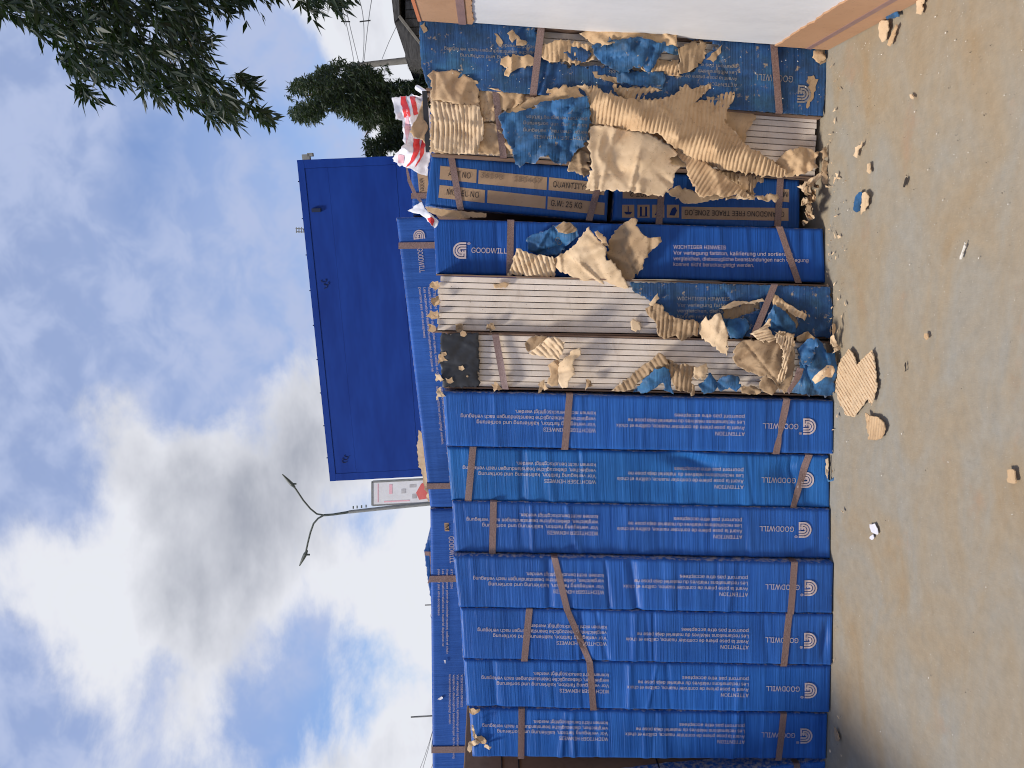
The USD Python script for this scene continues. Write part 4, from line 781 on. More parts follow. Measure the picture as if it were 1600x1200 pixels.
for j, (poly, mt, ctrl, fl) in enumerate([
    ([(819, 538), (828, 528), (842, 524), (856, 526), (850, 535), (838, 545), (825, 550), (821, 546)], 'kraft_dirty', ((0, 0, .006),), None),
    ([(826, 552), (848, 534), (858, 526), (868, 526), (878, 533), (882, 542), (880, 553), (870, 562), (858, 560), (842, 556)], 'kraft_pale', ((825, 552, .010), (860, 530, .026), (880, 545, .024), (865, 560, .014)), (7.5, -.75, .0035)),
    ([(856, 572), (866, 563), (876, 562), (874, 585), (872, 603), (862, 604), (854, 598), (860, 585)], 'kraft', ((0, 0, .008),), None),
    ([(872, 570), (884, 558), (895, 546), (908, 543), (907, 555), (896, 565), (896, 574), (899, 584), (890, 594), (887, 605), (878, 607), (873, 598)], 'kraft_pale', ((873, 575, .010), (905, 546, .022), (885, 600, .020), (890, 575, .026)), None),
    ([(955, 610), (966, 600), (985, 590), (996, 578), (1012, 566), (1032, 551), (1040, 558), (1046, 570), (1024, 578), (1006, 590), (992, 606), (975, 612)], 'kraft_dirty', ((960, 610, .004), (1033, 554, .028), (1040, 570, .022), (990, 600, .010)), (8, -.5, .003)),
    ([(990, 612), (1005, 594), (1018, 582), (1036, 574), (1046, 577), (1047, 592), (1053, 616), (1044, 612), (1035, 598), (1025, 606), (1008, 614)], 'blue_torn', ((992, 612, .004), (1035, 576, .030), (1050, 612, .014), (1015, 600, .022)), None),
    ([(1030, 570), (1042, 562), (1060, 570), (1072, 568), (1086, 572), (1088, 582), (1080, 592), (1086, 606), (1085, 617), (1070, 612), (1058, 610), (1048, 592)], 'kraft_dirty', ((1035, 570, .016), (1085, 575, .012), (1082, 610, .012), (1060, 590, .024)), (8, .1, .005)),
    ([(1084, 574), (1096, 572), (1104, 567), (1106, 582), (1100, 592), (1090, 594), (1084, 588)], 'kraft_pale', ((0, 0, .020),), None),
    ([(1091, 600), (1104, 592), (1108, 582), (1118, 592), (1122, 600), (1116, 612), (1100, 616)], 'blue_torn', ((0, 0, .010),), None),
    ([(1118, 600), (1126, 590), (1142, 586), (1156, 590), (1158, 604), (1150, 612), (1140, 606), (1126, 612)], 'blue_torn', ((0, 0, .012), (1140, 588, .020), (1126, 610, .006)), None),
    ([(1146, 548), (1156, 535), (1170, 530), (1205, 532), (1226, 530), (1242, 534), (1243, 556), (1240, 585), (1234, 604), (1226, 615), (1214, 604), (1206, 592), (1190, 588), (1166, 580), (1152, 572), (1145, 560)], 'kraft_dirty', ((1148, 555, .010), (1200, 535, .020), (1240, 540, .014), (1230, 610, .012), (1195, 565, .030), (1160, 570, .018)), None),
    ([(1186, 592), (1198, 586), (1212, 594), (1216, 606), (1208, 617), (1192, 612), (1186, 602)], 'kraft_dirty', ((0, 0, .014), (1200, 590, .022)), None),
    ([(1212, 522), (1225, 516), (1238, 526), (1243, 534), (1232, 560), (1228, 590), (1216, 604), (1212, 598), (1222, 575), (1224, 550), (1214, 534)], 'kraft_pale', ((1214, 526, .022), (1240, 530, .022), (1225, 560, .034), (1214, 600, .014)), (4.5, 0.25, .004)),
    ([(1210, 518), (1222, 526), (1240, 528), (1241, 522), (1228, 520)], 'kraft_dirty', ((0, 0, .032),), (4, 1.3, .002)),
    ([(1155, 604), (1176, 602), (1190, 608), (1184, 616), (1160, 614)], 'kraft_dirty', ((0, 0, .006),), None)]):
    tF.add('torn_flap', sheet(poly, fF.Y, ctrl, 2.4, fl, .003, .08, .0018, 1.0, 220 + j), mt, smooth=35)
shF = sheet([(1246, 545), (1256, 540), (1278, 530), (1290, 540), (1303, 548), (1308, 562), (1307, 588), (1304, 604), (1301, 618), (1270, 617), (1238, 614), (1243, 596), (1250, 575)], fF.Y, ((1248, 548, .006), (1278, 532, .022), (1305, 555, .028), (1300, 615, .010), (1240, 612, .006), (1275, 575, .042), (1295, 595, .030)), 2.6, None, .004, .05, .0022, 1.2, 240)
pF = tF.add('crushed_front', shF, 'blue_torn', smooth=35)
tF.add('worn_patch', overlay(shF, [(1268, 594), (1276, 584), (1286, 576), (1292, 570), (1302, 572), (1305, 580), (1300, 590), (1290, 588), (1284, 594), (1274, 600)], seed=3), 'kraft_pale', parent=pF)
tF.add('crushed_front', sheet([(1248, 545), (1262, 530), (1276, 528), (1279, 540), (1272, 556), (1266, 572), (1254, 568)], fF.Y, ((1250, 560, .010), (1276, 530, .034), (1268, 570, .048)), 2.4, None, .003, .06, .002, .8, 241), 'blue_torn', smooth=35)
strap_px(tF, fF, (774, 521), (789, 606), off=.004); 
tF.add('strap', sheet([(1246, 574), (1256, 576), (1252, 590), (1242, 604), (1233, 616), (1230, 610), (1240, 594)], fF.Y, ((0, 0, .046), (1232, 614, .03)), 2.5, None, .001, .05, .001, .2, 242), 'strap', smooth=35)
for j, (x, y, mt) in enumerate([(690, 560, 'kraft'), (684, 590, 'kraft_pale'), (687, 615, 'kraft_pale'), (776, 604, 'kraft'), (848, 604, 'kraft'), (920, 600, 'kraft_dirty'), (1300, 540, 'kraft_pale')]):
    tF.add('shred', sheet([(x - 4, y - 7), (x + 3, y - 5), (x + 6, y), (x + 9, y + 4), (x - 1, y + 5), (x - 5, y + 11), (x - 4, y + 2)], fF.Y, ((0, 0, .006),), 2, None, .003, .2, .0015, 1.4, 250 + j), mt)

# N: carton leaning away at the left end, its brown side showing
fN = Face((720, 1248), (722, 1330), (1291, 1191), (1288, 1263), seed=78)
bN = (fN.c[2] + fN.c[3]) / 2; bN[2] = 0
tN = Thing('tile_carton', 'carton leaning away at the left end of the row, its brown side showing', 'carton', bN)
tN.add('carton_body', fN.body(DEPTH), 'carton_side', smooth=40)
m, pv = fN.panel(); tN.add('front_panel', m, 'blue_card', smooth=True, prim=pv)
strap_px(tN, fN, (1245, 1191), (1240, 1262), off=.002)
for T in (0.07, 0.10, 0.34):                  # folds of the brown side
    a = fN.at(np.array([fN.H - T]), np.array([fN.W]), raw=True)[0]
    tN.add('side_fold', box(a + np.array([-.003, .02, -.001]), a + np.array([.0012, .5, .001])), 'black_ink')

# ------------------------------------------------------------------ cartons lying on top, behind
YL = 0.42
def lying(label, tr, tl, br, bl, Y, seed, brandpos=None, att=None, wich=None, straps=(), name='lying_carton'):
    # tr.. follow Face: "t" side is the upper long edge; the panel is horizontal
    f = Face(tr, tl, br, bl, Y=Y, seed=seed, amp=.7, creases=0)
    b = (f.c[2] + f.c[3]) / 2
    t = Thing(name, label, 'carton', b, 'cartons lying flat on top of the row')
    t.add('carton_body', f.body(.34, r=.005), 'carton_side', smooth=40)
    m, pv = f.panel(r=.006, hang=.03); t.add('front_panel', m, 'blue_lying', smooth=True, prim=pv)
    def down(lines, x, y, sp, sc, slope):    # reads towards the bottom of the picture, letter tops to its right
        return joined([f.text(s_, (x - i * sp, y), (x - i * sp + w * sc * slope, y + w * sc), cap * sc) for i, (s_, w, cap) in enumerate(lines)])
    if brandpos:
        x, y, s_, gy0, gy1, gx_, sl = brandpos
        t.add('logo', f.text('', (x - s_ / 2, y), (x - s_ / 2 + .8 * s_ * sl, y + .8 * s_), s_, data=LOGO), 'print_ink'); t.add('brand_lettering', f.text('GOODWILL', (gx_, gy0), (gx_ + (gy1 - gy0) * sl, gy1), 8), 'print_ink')
    if att: t.add('printed_notice', down(ATT, *att), 'print_ink')
    if wich: t.add('printed_notice', down(WICH, *wich), 'print_ink')
    for ya, w_ in straps:                     # strap over the lying panel: runs along s at constant lateral position
        xa, xb = np.interp(ya, [tr[1], tl[1]], [tr[0], tl[0]]), np.interp(ya, [br[1], bl[1]], [br[0], bl[0]])
        q = np.array([(xa - 1.5, ya - w_ / 2), (xa - 1.5, ya + w_ / 2), (xb, ya + w_ / 2 - 1), (xb, ya - w_ / 2 - 1)])
        n_ = 12; V = []
        for v_ in np.linspace(0, 1, n_):
            a_, b_ = q[0] + (q[3] - q[0]) * v_, q[1] + (q[2] - q[1]) * v_
            pts = np.array([a_, b_]); S, T = f.st_px(pts[:, 0], pts[:, 1]); p_ = P(pts[:, 0], pts[:, 1], f.Y - f.disp(S, T) - .0022); V.append(np.vstack([p_, p_ + np.array([0, .0012, 0])]))
        V0 = V[0] + np.array([0, .30, 0.001]); V = np.vstack([V0] + V); Fc = []
        for i in range(n_):
            o, q_ = i * 4, i * 4 + 4
            for a_, b_ in ((0, 1), (3, 2), (1, 3), (2, 0)): Fc += [[o + a_, q_ + a_, q_ + b_], [o + a_, q_ + b_, o + b_]]
        mm = tm(V, Fc); mm.fix_normals(); t.add('strap', mm, 'strap')
    return f, t
fL1, tL1 = lying('blue carton lying upside down before the blue container, emblem at its right end', (619, 340), (672, 793), (684, 338), (732, 793), YL, 301, (654, 360, 18, 388, 426, 652, .10), (676, 449, 7.3, .72, .10), (703, 604, 7.3, .72, .10), ((384, 10), (760, 9)))
fL2, tL2 = lying('blue carton lying on the row at the far left, with two straps', (672, 796), (676, 1236), (737, 796), (742, 1236), YL, 302, None, (704, 889, 6.6, .66, .0), (720, 1054, 6.2, .62, .0), ((905, 10), (1172, 10)))
lab(tL2, fL2, [(694, 817), (701, 817), (702, 830), (695, 830)], 'M', (696, 819), (696, 828), 6)
tL2.add('brand_lettering', fL2.text('GOODWILL', (701, 838), (703, 880), 8), 'print_ink')
for j, (x, y) in enumerate(((694, 1034), (689, 1092))):
    tL2.add('scuff', sheet([(x - 5, y + 1), (x, y - 3), (x + 3, y - 2), (x + 2, y + 2), (x - 1, y + 2)], fL2.Y, ((0, 0, .003),), 2, None, .001, .2, .001, 1.5, 310 + j), 'bag_white')
fL0, tL0 = lying('small carton end printed MODEL lying on the row under the striped bag', (638, 175), (645, 337), (694, 175), (705, 337), YL + .02, 303, None, None, None, ((306, 9),))
lab(tL0, fL0, [(652, 270), (668, 270), (670, 301), (655, 301)], 'MODEL NO', (655, 279), (658, 312), 6)
tL0.add('strap', sheet([(634, 262), (637, 262), (641, 280), (650, 300), (660, 315), (657, 318), (646, 304), (637, 284)], fL0.Y, ((0, 0, .02),), 2.5, None, .0006, .05, .001, .2, 304), 'strap')
# kraft flap standing up behind the lying carton, crushed carton further back
single('cardboard_flap', sheet([(654, 672), (660, 677), (661, 690), (666, 715), (668, 735), (672, 755), (680, 790), (688, 806), (676, 796), (668, 780), (663, 762), (660, 742), (654, 725), (652, 700)], YL + .06, ((0, 0, .006),), 2.5, None, .002, .05, .0025, 1.0, 320), 'kraft_pale', 'cream strip of torn cardboard standing up behind the long lying carton', 'cardboard')
Y3 = YL + .40
def prism(px, Y, depth):
    a = [P(x, y, Y) for x, y in px]; return trimesh.convex.convex_hull(np.array(a + [p + np.array([0, depth, 0]) for p in a]))
f3 = Face((664, 861), (673, 950), (735, 850), (740, 950), Y=Y3, seed=305, creases=2)
b3 = (f3.c[2] + f3.c[3]) / 2
t3 = Thing('lying_carton', 'crushed dark blue carton peeping over behind the lying cartons beside the lamp post', 'carton', b3)
t3.add('carton_body', prism([(664, 859), (680, 826), (740, 826), (740, 950), (676, 950)], Y3, .28), 'blue_end')
t3.add('front_panel', sheet([(664, 857), (672, 832), (682, 826), (740, 826), (740, 950), (675, 948), (668, 905), (664, 870)], Y3, ((0, 0, .004),), 3, None, .004, .06, .002, .5, 306), 'blue_end', smooth=35)
t3.add('strap', sheet([(663, 862), (676, 862), (700, 864), (700, 870), (676, 869), (664, 868)], Y3, ((0, 0, .012),), 2.5, None, .0006, .05, .001, .2, 307), 'mauve_tape')
t3.add('strap', sheet([(671, 868), (674, 868), (677, 885), (675, 900), (670, 912), (668, 911), (672, 898), (673, 884)], Y3, ((0, 0, .02),), 2.5, None, .0006, .05, .001, .2, 308), 'mauve_tape')
# lavender cut edge behind first carton tops is the board rim: see panel()

# striped plastic bag
YB = 0.30
shb = sheet([(612, 152), (632, 150), (656, 150), (668, 148), (672, 190), (673, 240), (668, 262), (668, 274), (655, 272), (640, 263), (622, 258), (613, 248), (618, 240), (627, 232), (630, 212), (628, 188), (619, 187)], YB, ((615, 155, .0), (660, 155, .01), (625, 190, .03), (665, 200, .02), (615, 248, .02), (665, 265, .01), (650, 235, .04), (645, 175, .03)), 2.6, None, .007, .07, .0012, .8, 330)
tb = Thing('striped_bag', 'white plastic bag with red stripes crumpled on top of the torn brown carton', 'bag', P(670, 210, YB))
pb = tb.add('bag_film', shb, 'bag_white', smooth=40)
for j, (poly, mt) in enumerate([([(625, 150), (634, 150), (642, 182), (631, 184)], 'bag_red'), ([(640, 150), (648, 150), (654, 178), (647, 180)], 'bag_red'), ([(646, 216), (656, 217), (656, 234), (650, 248), (640, 258), (634, 262), (642, 250), (646, 236)], 'bag_red'), ([(659, 216), (664, 217), (663, 236), (656, 252), (648, 262), (656, 245)], 'bag_red'), ([(622, 242), (632, 243), (630, 256), (622, 254)], 'bag_pink'), ([(636, 170), (641, 200), (636, 225), (632, 200)], 'bag_pink')]):
    tb.add('stripe', overlay(shb, poly, .0014, 2.5, j), mt, parent=pb, smooth=40)
shb2 = sheet([(638, 329), (650, 321), (659, 315), (662, 322), (668, 330), (682, 342), (684, 352), (679, 357), (672, 350), (664, 340), (656, 334), (646, 333)], 0.04, ((640, 329, .0), (660, 320, .01), (680, 352, .02), (668, 335, .03)), 2.2, None, .005, .1, .0012, .6, 335)
tb2 = Thing('plastic_scrap', 'knotted white and red plastic scrap poking out between two carton tops', 'plastic scrap', P(670, 335, 0.04))
pb2 = tb2.add('scrap_film', shb2, 'bag_white', smooth=40)
tb2.add('stripe', overlay(shb2, [(667, 342), (675, 339), (679, 346), (676, 353), (671, 349)], .0014, 2, 3), 'bag_red', parent=pb2)
single('paper_roll', tube([P(652, 137, .14), P(660, 142, .12), P(667, 148, .10)], .0045), 'bag_white', 'thin white rolled paper end sticking out above the torn brown carton', 'paper')

# ------------------------------------------------------------------ white-faced stack at the right
xr, y0 = 0.313, 0.035
x1_ = 0.297; ye = -0.62
def wall(Y): return xr + (x1_ - xr) * (y0 - Y) / (y0 + 0.25)
zt = P(654, 28, y0)[2]
ts = Thing('tile_pack', 'white-faced tile pack in brown cardboard trays at the right end of the row', 'tile pack', (0.42, -0.28, 0))
LEAN = 0.105
def slab(z0, z1, dx, Y0=y0, Y1=ye, w=0.22, th=None):
    pts = []
    for Y in (Y0, Y1):
        x = wall(Y)
        for z in (z0, z1): pts += [(x + dx + LEAN * z, Y, z), (x + w + LEAN * z, Y, z)]
    return trimesh.convex.convex_hull(np.array(pts))
zb, zu = P(1212, 68, y0)[2], P(739, 32, y0)[2]
ts.add('tile_face', slab(zb - .01, zu + .01, 0.0025), 'white_plastic')
def tray(z0, z1, name):
    # board with a ragged corrugated cut along the inner edge
    n_ = 90; Ys = np.linspace(y0, ye, n_); rg_ = np.random.default_rng(3)
    inner = z1 if name == 'bottom_tray' else z0; outer = z0 if name == 'bottom_tray' else z1
    V = []
    for Y in Ys:
        x = wall(Y); e = inner + rg_.normal(0, .0009)
        V += [(x + LEAN * outer, Y, outer), (x + LEAN * e, Y, e), (x + LEAN * e + .005, Y, e + rg_.normal(0, .0006)), (x + LEAN * outer + .005, Y, outer)]
    Fc = []
    for i in range(n_ - 1):
        o, q_ = i * 4, i * 4 + 4
        for a_, b_ in ((0, 1), (1, 2), (2, 3), (3, 0)): Fc += [[o + a_, q_ + a_, q_ + b_], [o + a_, q_ + b_, o + b_]]
    Fc += [[0, 1, 2], [0, 2, 3], [n_ * 4 - 4, n_ * 4 - 2, n_ * 4 - 3], [n_ * 4 - 4, n_ * 4 - 1, n_ * 4 - 2]]
    m = tm(V, Fc); m.fix_normals(); ts.add(name, m, 'brown_carton')
tray(0.0, zb, 'bottom_tray'); tray(zu, zt, 'top_tray')
ts.add('tray_lid', slab(zt - .004, zt, .0055), 'brown_carton')
ts.add('strap', slab(P(728, 28, y0)[2], P(716, 28, y0)[2], -.0012, w=.003), 'mauve_tape')
ts.add('tape', slab(.026, .034, -.0008, w=.002), 'mauve_tape')
ts.add('orange_edge', slab(zt - .0035, zt + .0012, -.0012, w=.006), 'orange_edge')

# carton stack just outside the picture at the left, whose shade falls into the corner
tl_ = Thing('side_stack', 'blue carton stack just beyond the left edge, shading the ground corner', 'carton', (-1.175, -0.35, 0))
for j in range(3):
    pts = [np.array([x, y, z]) for x in (-1.32, -1.03) for y in (-.66, -.06) for z in (j * .235 + .004, j * .235 + .228)]
    tl_.add('carton', rbox([p + np.sign(np.array([-1.175, -.36, j * .235 + .116]) - p) * .005 for p in pts], .005), 'blue_card_b', smooth=40)

# ------------------------------------------------------------------ scraps on the ground
def scrap(name, px, mat, label, cat_='cardboard scrap', lift=0.006, curl=0.006, seed=0, thick=0.0014, flute=None, extra=()):
    rng = np.random.default_rng(seed); pg = jag(px, 3.0, .6, rng)
    x0, y0_, x1, y1 = pg.bounds; g = max(1.2, min(x1 - x0, y1 - y0_) / 14)
    if flute: g = min(g, flute[0] / 4)
    X, Yp = [a.ravel() for a in np.meshgrid(np.arange(x0, x1, g), np.arange(y0_, y1, g))]
    ok = shapely.contains_xy(pg.buffer(-g * .4), X, Yp); pts = np.vstack([np.c_[X[ok], Yp[ok]], np.array(pg.exterior.coords)[:-1]])
    tri = Delaunay(pts + rng.normal(0, 1e-4, pts.shape)).simplices; c = pts[tri].mean(1); tri = tri[shapely.contains_xy(pg, c[:, 0], c[:, 1])]
    w = G(pts[:, 0], pts[:, 1], lift)
    nz = meshkit.fbm(np.c_[w[:, :2] * 45, np.full(len(w), seed * 1.7)], 3, seed)
    cc = np.array(pg.centroid.coords[0]); rr = np.linalg.norm((pts - cc) / np.array([(x1 - x0) / 2, (y1 - y0_) / 2]), axis=1)
    h = lift * .35 + .4 * curl * (nz - .35) * (0.3 + rr)
    if flute: h = h + flute[2] * np.abs(np.sin(math.pi * (pts[:, 0] * math.cos(flute[1]) + pts[:, 1] * math.sin(flute[1])) / flute[0]))
    h = np.maximum(h, 0.0005)
    tp = G(pts[:, 0], pts[:, 1], 0.0) ; top = np.array([G(a, b, z) for (a, b), z in zip(pts, h + thick)])
    bt = top - np.array([0, 0, thick])
    nrm = np.cross(top[tri[:, 1]] - top[tri[:, 0]], top[tri[:, 2]] - top[tri[:, 0]]); fl = nrm[:, 2] < 0; tri[fl] = tri[fl][:, ::-1]
    de = np.vstack([tri[:, [0, 1]], tri[:, [1, 2]], tri[:, [2, 0]]]); _, inv, cnt = np.unique(np.sort(de, 1), axis=0, return_inverse=True, return_counts=True); be = de[cnt[inv] == 1]; k_ = len(pts)
    m = tm(np.vstack([top, bt]), np.vstack([tri, tri[:, ::-1] + k_, np.c_[be[:, 1], be[:, 0], be[:, 0] + k_], np.c_[be[:, 1], be[:, 0] + k_, be[:, 1] + k_]]))
    single(name, m, mat, label, cat_, smooth=35)
scrap('cardboard_scrap', [(1307, 586), (1310, 570), (1318, 556), (1326, 545), (1332, 552), (1339, 570), (1346, 562), (1354, 554), (1362, 547), (1365, 560), (1368, 580), (1370, 604), (1366, 618), (1361, 634), (1355, 622), (1346, 635), (1334, 652), (1325, 650), (1312, 632), (1306, 610)], 'kraft_pale', 'large pale two-pointed piece of cardboard on the ground before the black-topped carton', lift=.004, curl=.012, seed=1, flute=(4.2, -.55, .0016))
scrap('cardboard_scrap', [(1351, 642), (1356, 647), (1362, 650), (1372, 652), (1380, 660), (1383, 670), (1378, 684), (1368, 688), (1356, 687), (1355, 670)], 'kraft', 'rounded brown scrap with printed specks beside the large two-pointed piece', lift=.004, curl=.010, seed=2, flute=(4, .1, .001))
scrap('cardboard_scrap', [(1372, 42), (1376, 32), (1386, 32), (1388, 44), (1384, 60), (1378, 66), (1374, 58)], 'kraft_pale', 'pale splintered cardboard piece at the foot of the white-faced pack', lift=.004, curl=.010, seed=3)
scrap('cardboard_scrap', [(1386, 70), (1390, 58), (1400, 38), (1401, 42), (1396, 58), (1390, 72)], 'kraft', 'narrow brown splinter beside the pale piece at the white-faced pack', lift=.003, curl=.008, seed=4)
scrap('cardboard_scrap', [(1383, 24), (1388, 17), (1396, 20), (1402, 18), (1404, 26), (1396, 29), (1386, 30)], 'blue_torn', 'small crumpled blue scrap against the brown tray of the white-faced pack', lift=.006, curl=.016, seed=5)
scrap('cardboard_scrap', [(1431, 0), (1443, -4), (1442, 12), (1438, 23), (1431, 21), (1432, 10)], 'kraft_pale', 'cream scrap at the right-hand edge of the ground', lift=.003, curl=.008, seed=6)
scrap('cardboard_scrap', [(1333, 328), (1335, 312), (1342, 300), (1346, 300), (1345, 318), (1342, 330), (1338, 332)], 'blue_torn', 'small blue half of a two-coloured scrap lying before the gap', lift=.003, curl=.010, seed=7)
scrap('cardboard_scrap', [(1345, 326), (1347, 302), (1351, 300), (1356, 306), (1356, 321), (1350, 326), (1345, 334)], 'kraft_pale', 'tan half of the two-coloured scrap lying before the gap', lift=.006, curl=.012, seed=8)
scrap('cardboard_scrap', [(1333, 243), (1336, 236), (1338, 229), (1344, 226), (1346, 221), (1346, 228), (1340, 238), (1338, 247)], 'kraft_pale', 'curled tan scrap on the ground before the flap-covered carton', lift=.005, curl=.012, seed=9)
scrap('cardboard_scrap', [(1354, 268), (1355, 256), (1359, 255), (1360, 266), (1358, 272)], 'kraft_pale', 'tiny oval tan scrap lying beyond the curled one', lift=.002, curl=.005, seed=10)
scrap('cardboard_scrap', [(1573, 734), (1583, 733), (1588, 752), (1586, 755), (1574, 754)], 'kraft', 'square brown scrap casting a sharp edge near the front of the ground', lift=.006, curl=.004, seed=11)
scrap('cardboard_scrap', [(1303, 1136), (1306, 1140), (1310, 1150), (1310, 1158), (1306, 1158), (1304, 1148)], 'kraft_dirty', 'thin brown scrap in the shade at the foot of the last carton', lift=.003, curl=.006, seed=12)
scrap('paper_scrap', [(1358, 820), (1366, 818), (1371, 826), (1372, 833), (1364, 834), (1360, 828)], 'bag_white', 'white crumpled paper scrap on the bare ground', 'paper scrap', lift=.001, curl=.003, thick=.0008, seed=13)
scrap('paper_scrap', [(1358, 841), (1364, 835), (1366, 838), (1362, 844)], 'bag_white', 'smaller white paper scrap beside the crumpled one', 'paper scrap', lift=.001, curl=.002, thick=.0008, seed=14)
scrap('cardboard_scrap', [(1421, 148), (1424, 147), (1427, 151), (1425, 155), (1422, 153)], 'kraft_pale', 'pebble-sized pale scrap between the white-faced pack and the curled scrap', lift=.003, curl=.005, seed=15)
scrap('cardboard_scrap', [(1413.2, 580), (1413, 572), (1414.4, 566), (1415, 574), (1415, 580)], 'dark_chip', 'small dark splinter near the middle of the ground', lift=.0005, curl=.001, thick=.001, seed=16)
scrap('twig', [(1499, 405), (1503, 392), (1507, 378), (1508.5, 379), (1505, 394), (1501, 405)], 'chip', 'thin white stick lying on the bare ground', 'stick', lift=.002, curl=.002, seed=17)
scrap('cardboard_scrap', [(1444, 528), (1444, 521), (1448, 521), (1450, 527), (1447, 531)], 'kraft', 'bean-sized brown lump in the middle of the ground', lift=.004, curl=.006, seed=18)
scrap('twig', [(1411, 292), (1413, 282), (1415, 277), (1416.5, 279), (1415, 286), (1412.5, 293)], 'dark_chip', 'short dark twig on the ground before the gap', 'twig', lift=.002, curl=.003, seed=19)
# crumpled heap at the foot of the short cartons
heap = []
for j, (x, y, s_) in enumerate([(1262, 300, 10), (1268, 312, 11), (1263, 325, 10), (1266, 338, 9), (1259, 345, 8), (1272, 300, 8), (1276, 290, 7), (1258, 312, 7)]):
    rng = np.random.default_rng(400 + j); a = np.sort(rng.uniform(0, 6.28, 9)); r_ = s_ * rng.uniform(.55, 1.15, 9)
    heap.append(sheet(np.c_[x + r_ * np.cos(a) * .9, y + r_ * np.sin(a)], .07, ((x - 5, y, .02), (x + 5, y + 4, .05), (x, y - 5, .035), (x + 2, y + 7, .015)), 2.2, (4, rng.uniform(0, 3), .002) if j % 2 else None, .008, .14, .002, 1.5, 410 + j))
th_ = Thing('cardboard_heap', 'crumpled brown cardboard heap wedged at the foot of the gap', 'cardboard', P(1266, 320, .05) * np.array([1, 1, 0]))
for j, m in enumerate(heap): th_.add('crumpled_piece', m, ['kraft_dirty', 'kraft', 'kraft_dirty', 'kraft_pale'][j % 4], smooth=35)
td = Thing('cardboard_heap', 'small heap of shreds and dark crumbs at the foot of the crushed blue carton', 'cardboard', P(1300, 530, 0) * np.array([1, 1, 0]))
for j, (poly, mt) in enumerate([([(1298, 525), (1303, 522), (1305, 530), (1310, 540), (1304, 543), (1298, 536)], 'kraft_pale'), ([(1303, 545), (1312, 541), (1314, 545), (1306, 550), (1301, 552)], 'kraft_pale'), ([(1290, 535), (1300, 540), (1304, 550), (1296, 552), (1289, 545)], 'dark_chip'), ([(1301, 505), (1305, 506), (1305, 520), (1301, 524), (1300, 516)], 'kraft')]):
    td.add('shred', sheet(poly, fF.Y - .01, ((0, 0, .02),), 1.6, None, .005, .2, .0015, .9, 430 + j), mt, smooth=35)

rg = np.random.default_rng(77)
def chips(n, smin, smax, seed, near=True):
    rng = np.random.default_rng(seed); V, Fc = [], []; k_ = 0
    ico = trimesh.creation.icosahedron()
    for i in range(n):
        if near and rng.random() < .45: x, y = rng.uniform(1300, 1600) , rng.uniform(0, 420)
        elif near and rng.random() < .4: 
            p = np.array([rng.uniform(-.8, .3), rng.normal(-.01, .03), 0]); x = None
        else: x, y = rng.uniform(1300, 1620), rng.uniform(-40, 1240)
        if x is not None: p = G(x, y)
        if p[1] > .02 or p[0] > wall(p[1]) - .004: continue
        s_ = smin + (smax - smin) * rng.random() ** 3
        v = ico.vertices * s_ * rng.uniform(.5, 1.2, (12, 1)) * np.array([rng.uniform(.6, 1.5), 1, .55]); a = rng.uniform(0, 6.28)
        v = v @ np.array([[math.cos(a), math.sin(a), 0], [-math.sin(a), math.cos(a), 0], [0, 0, 1]]) + p + np.array([0, 0, s_ * .3])
        V.append(v); Fc.append(ico.faces + k_); k_ += 12
    return tm(np.vstack(V), np.vstack(Fc))
single('pale_grit', chips(220, .0003, .0011, 5), 'chip', kind='stuff', label='pale crumbs of grit scattered over the ground', cat='grit')
single('dark_grit', chips(150, .0003, .0010, 6), 'dark_chip', kind='stuff', label='dark crumbs of grit scattered over the ground', cat='grit')

rng = np.random.default_rng(31); V, Fc, k_ = [], [], 0
for _ in range(110):
    y_ = rng.choice([rng.uniform(60, 600), rng.uniform(250, 620), rng.uniform(600, 1180)], p=[.5, .35, .15]); x_ = 1293 + abs(rng.normal(0, 11)); p = G(x_, y_)
    if p[1] > .03 or p[0] > wall(p[1]) - .006: continue
    n_ = rng.integers(4, 7); a = np.sort(rng.uniform(0, 6.28, n_)); s_ = .0008 + .0034 * rng.random() ** 2; el = rng.uniform(1, 2.4); th_a = rng.uniform(0, 3.14)
    q = np.c_[np.cos(a) * s_ * el, np.sin(a) * s_ / el ** .5]; q = q @ np.array([[math.cos(th_a), math.sin(th_a)], [-math.sin(th_a), math.cos(th_a)]])
    z_ = rng.uniform(.0004, .002) ; V.append(np.vstack([np.c_[q + p[:2], z_ + rng.normal(0, .0015, n_).clip(-.0005, .003)], [[p[0], p[1], z_ + .001]]])); Fc += [[k_ + i_, k_ + (i_ + 1) % n_, k_ + n_] for i_ in range(n_)]; k_ += n_ + 1
single('cardboard_crumbs', tm(np.vstack(V), Fc), 'kraft_pale', kind='stuff', label='crumbs and shreds of cardboard along the foot of the carton row', cat='crumbs')

# ------------------------------------------------------------------ background: blue container
tc = Thing('cargo_container', 'tall blue metal container with flat panels behind the cartons', 'container', P(640, 500, 14.6) * np.array([1, 1, 0]))
Rt, Lt = P(468, 250, 13.9), P(512, 752, 14.5); Zt = (Rt[2] + Lt[2]) / 2
R0, L0 = np.array([Rt[0], 13.9, 0]), np.array([Lt[0], 14.5, 0]); ex = (R0 - L0); WC = np.linalg.norm(ex); ex /= WC; ey = np.array([-ex[1], ex[0], 0])
def cb(a0, a1, d0, d1, z0, z1):
    m = box((a0, d0, z0), (a1, d1, z1)); T = np.eye(4); T[:3, 0], T[:3, 1], T[:3, 3] = ex, ey, L0; m.apply_transform(T); return m
tc.add('container_body', cb(0.02, WC - .02, .03, 2.4, 0, Zt - .02), 'container_paint')
edges = [0.0, 1.3, 2.2, Zt - .56, Zt - .13]
for a, b in zip(edges, edges[1:]): tc.add('wall_panel', cb(.16, WC - .16, 0.0 + .004 * (edges.index(a) % 2), .028, a + .0015, b - .0015), 'container_paint')
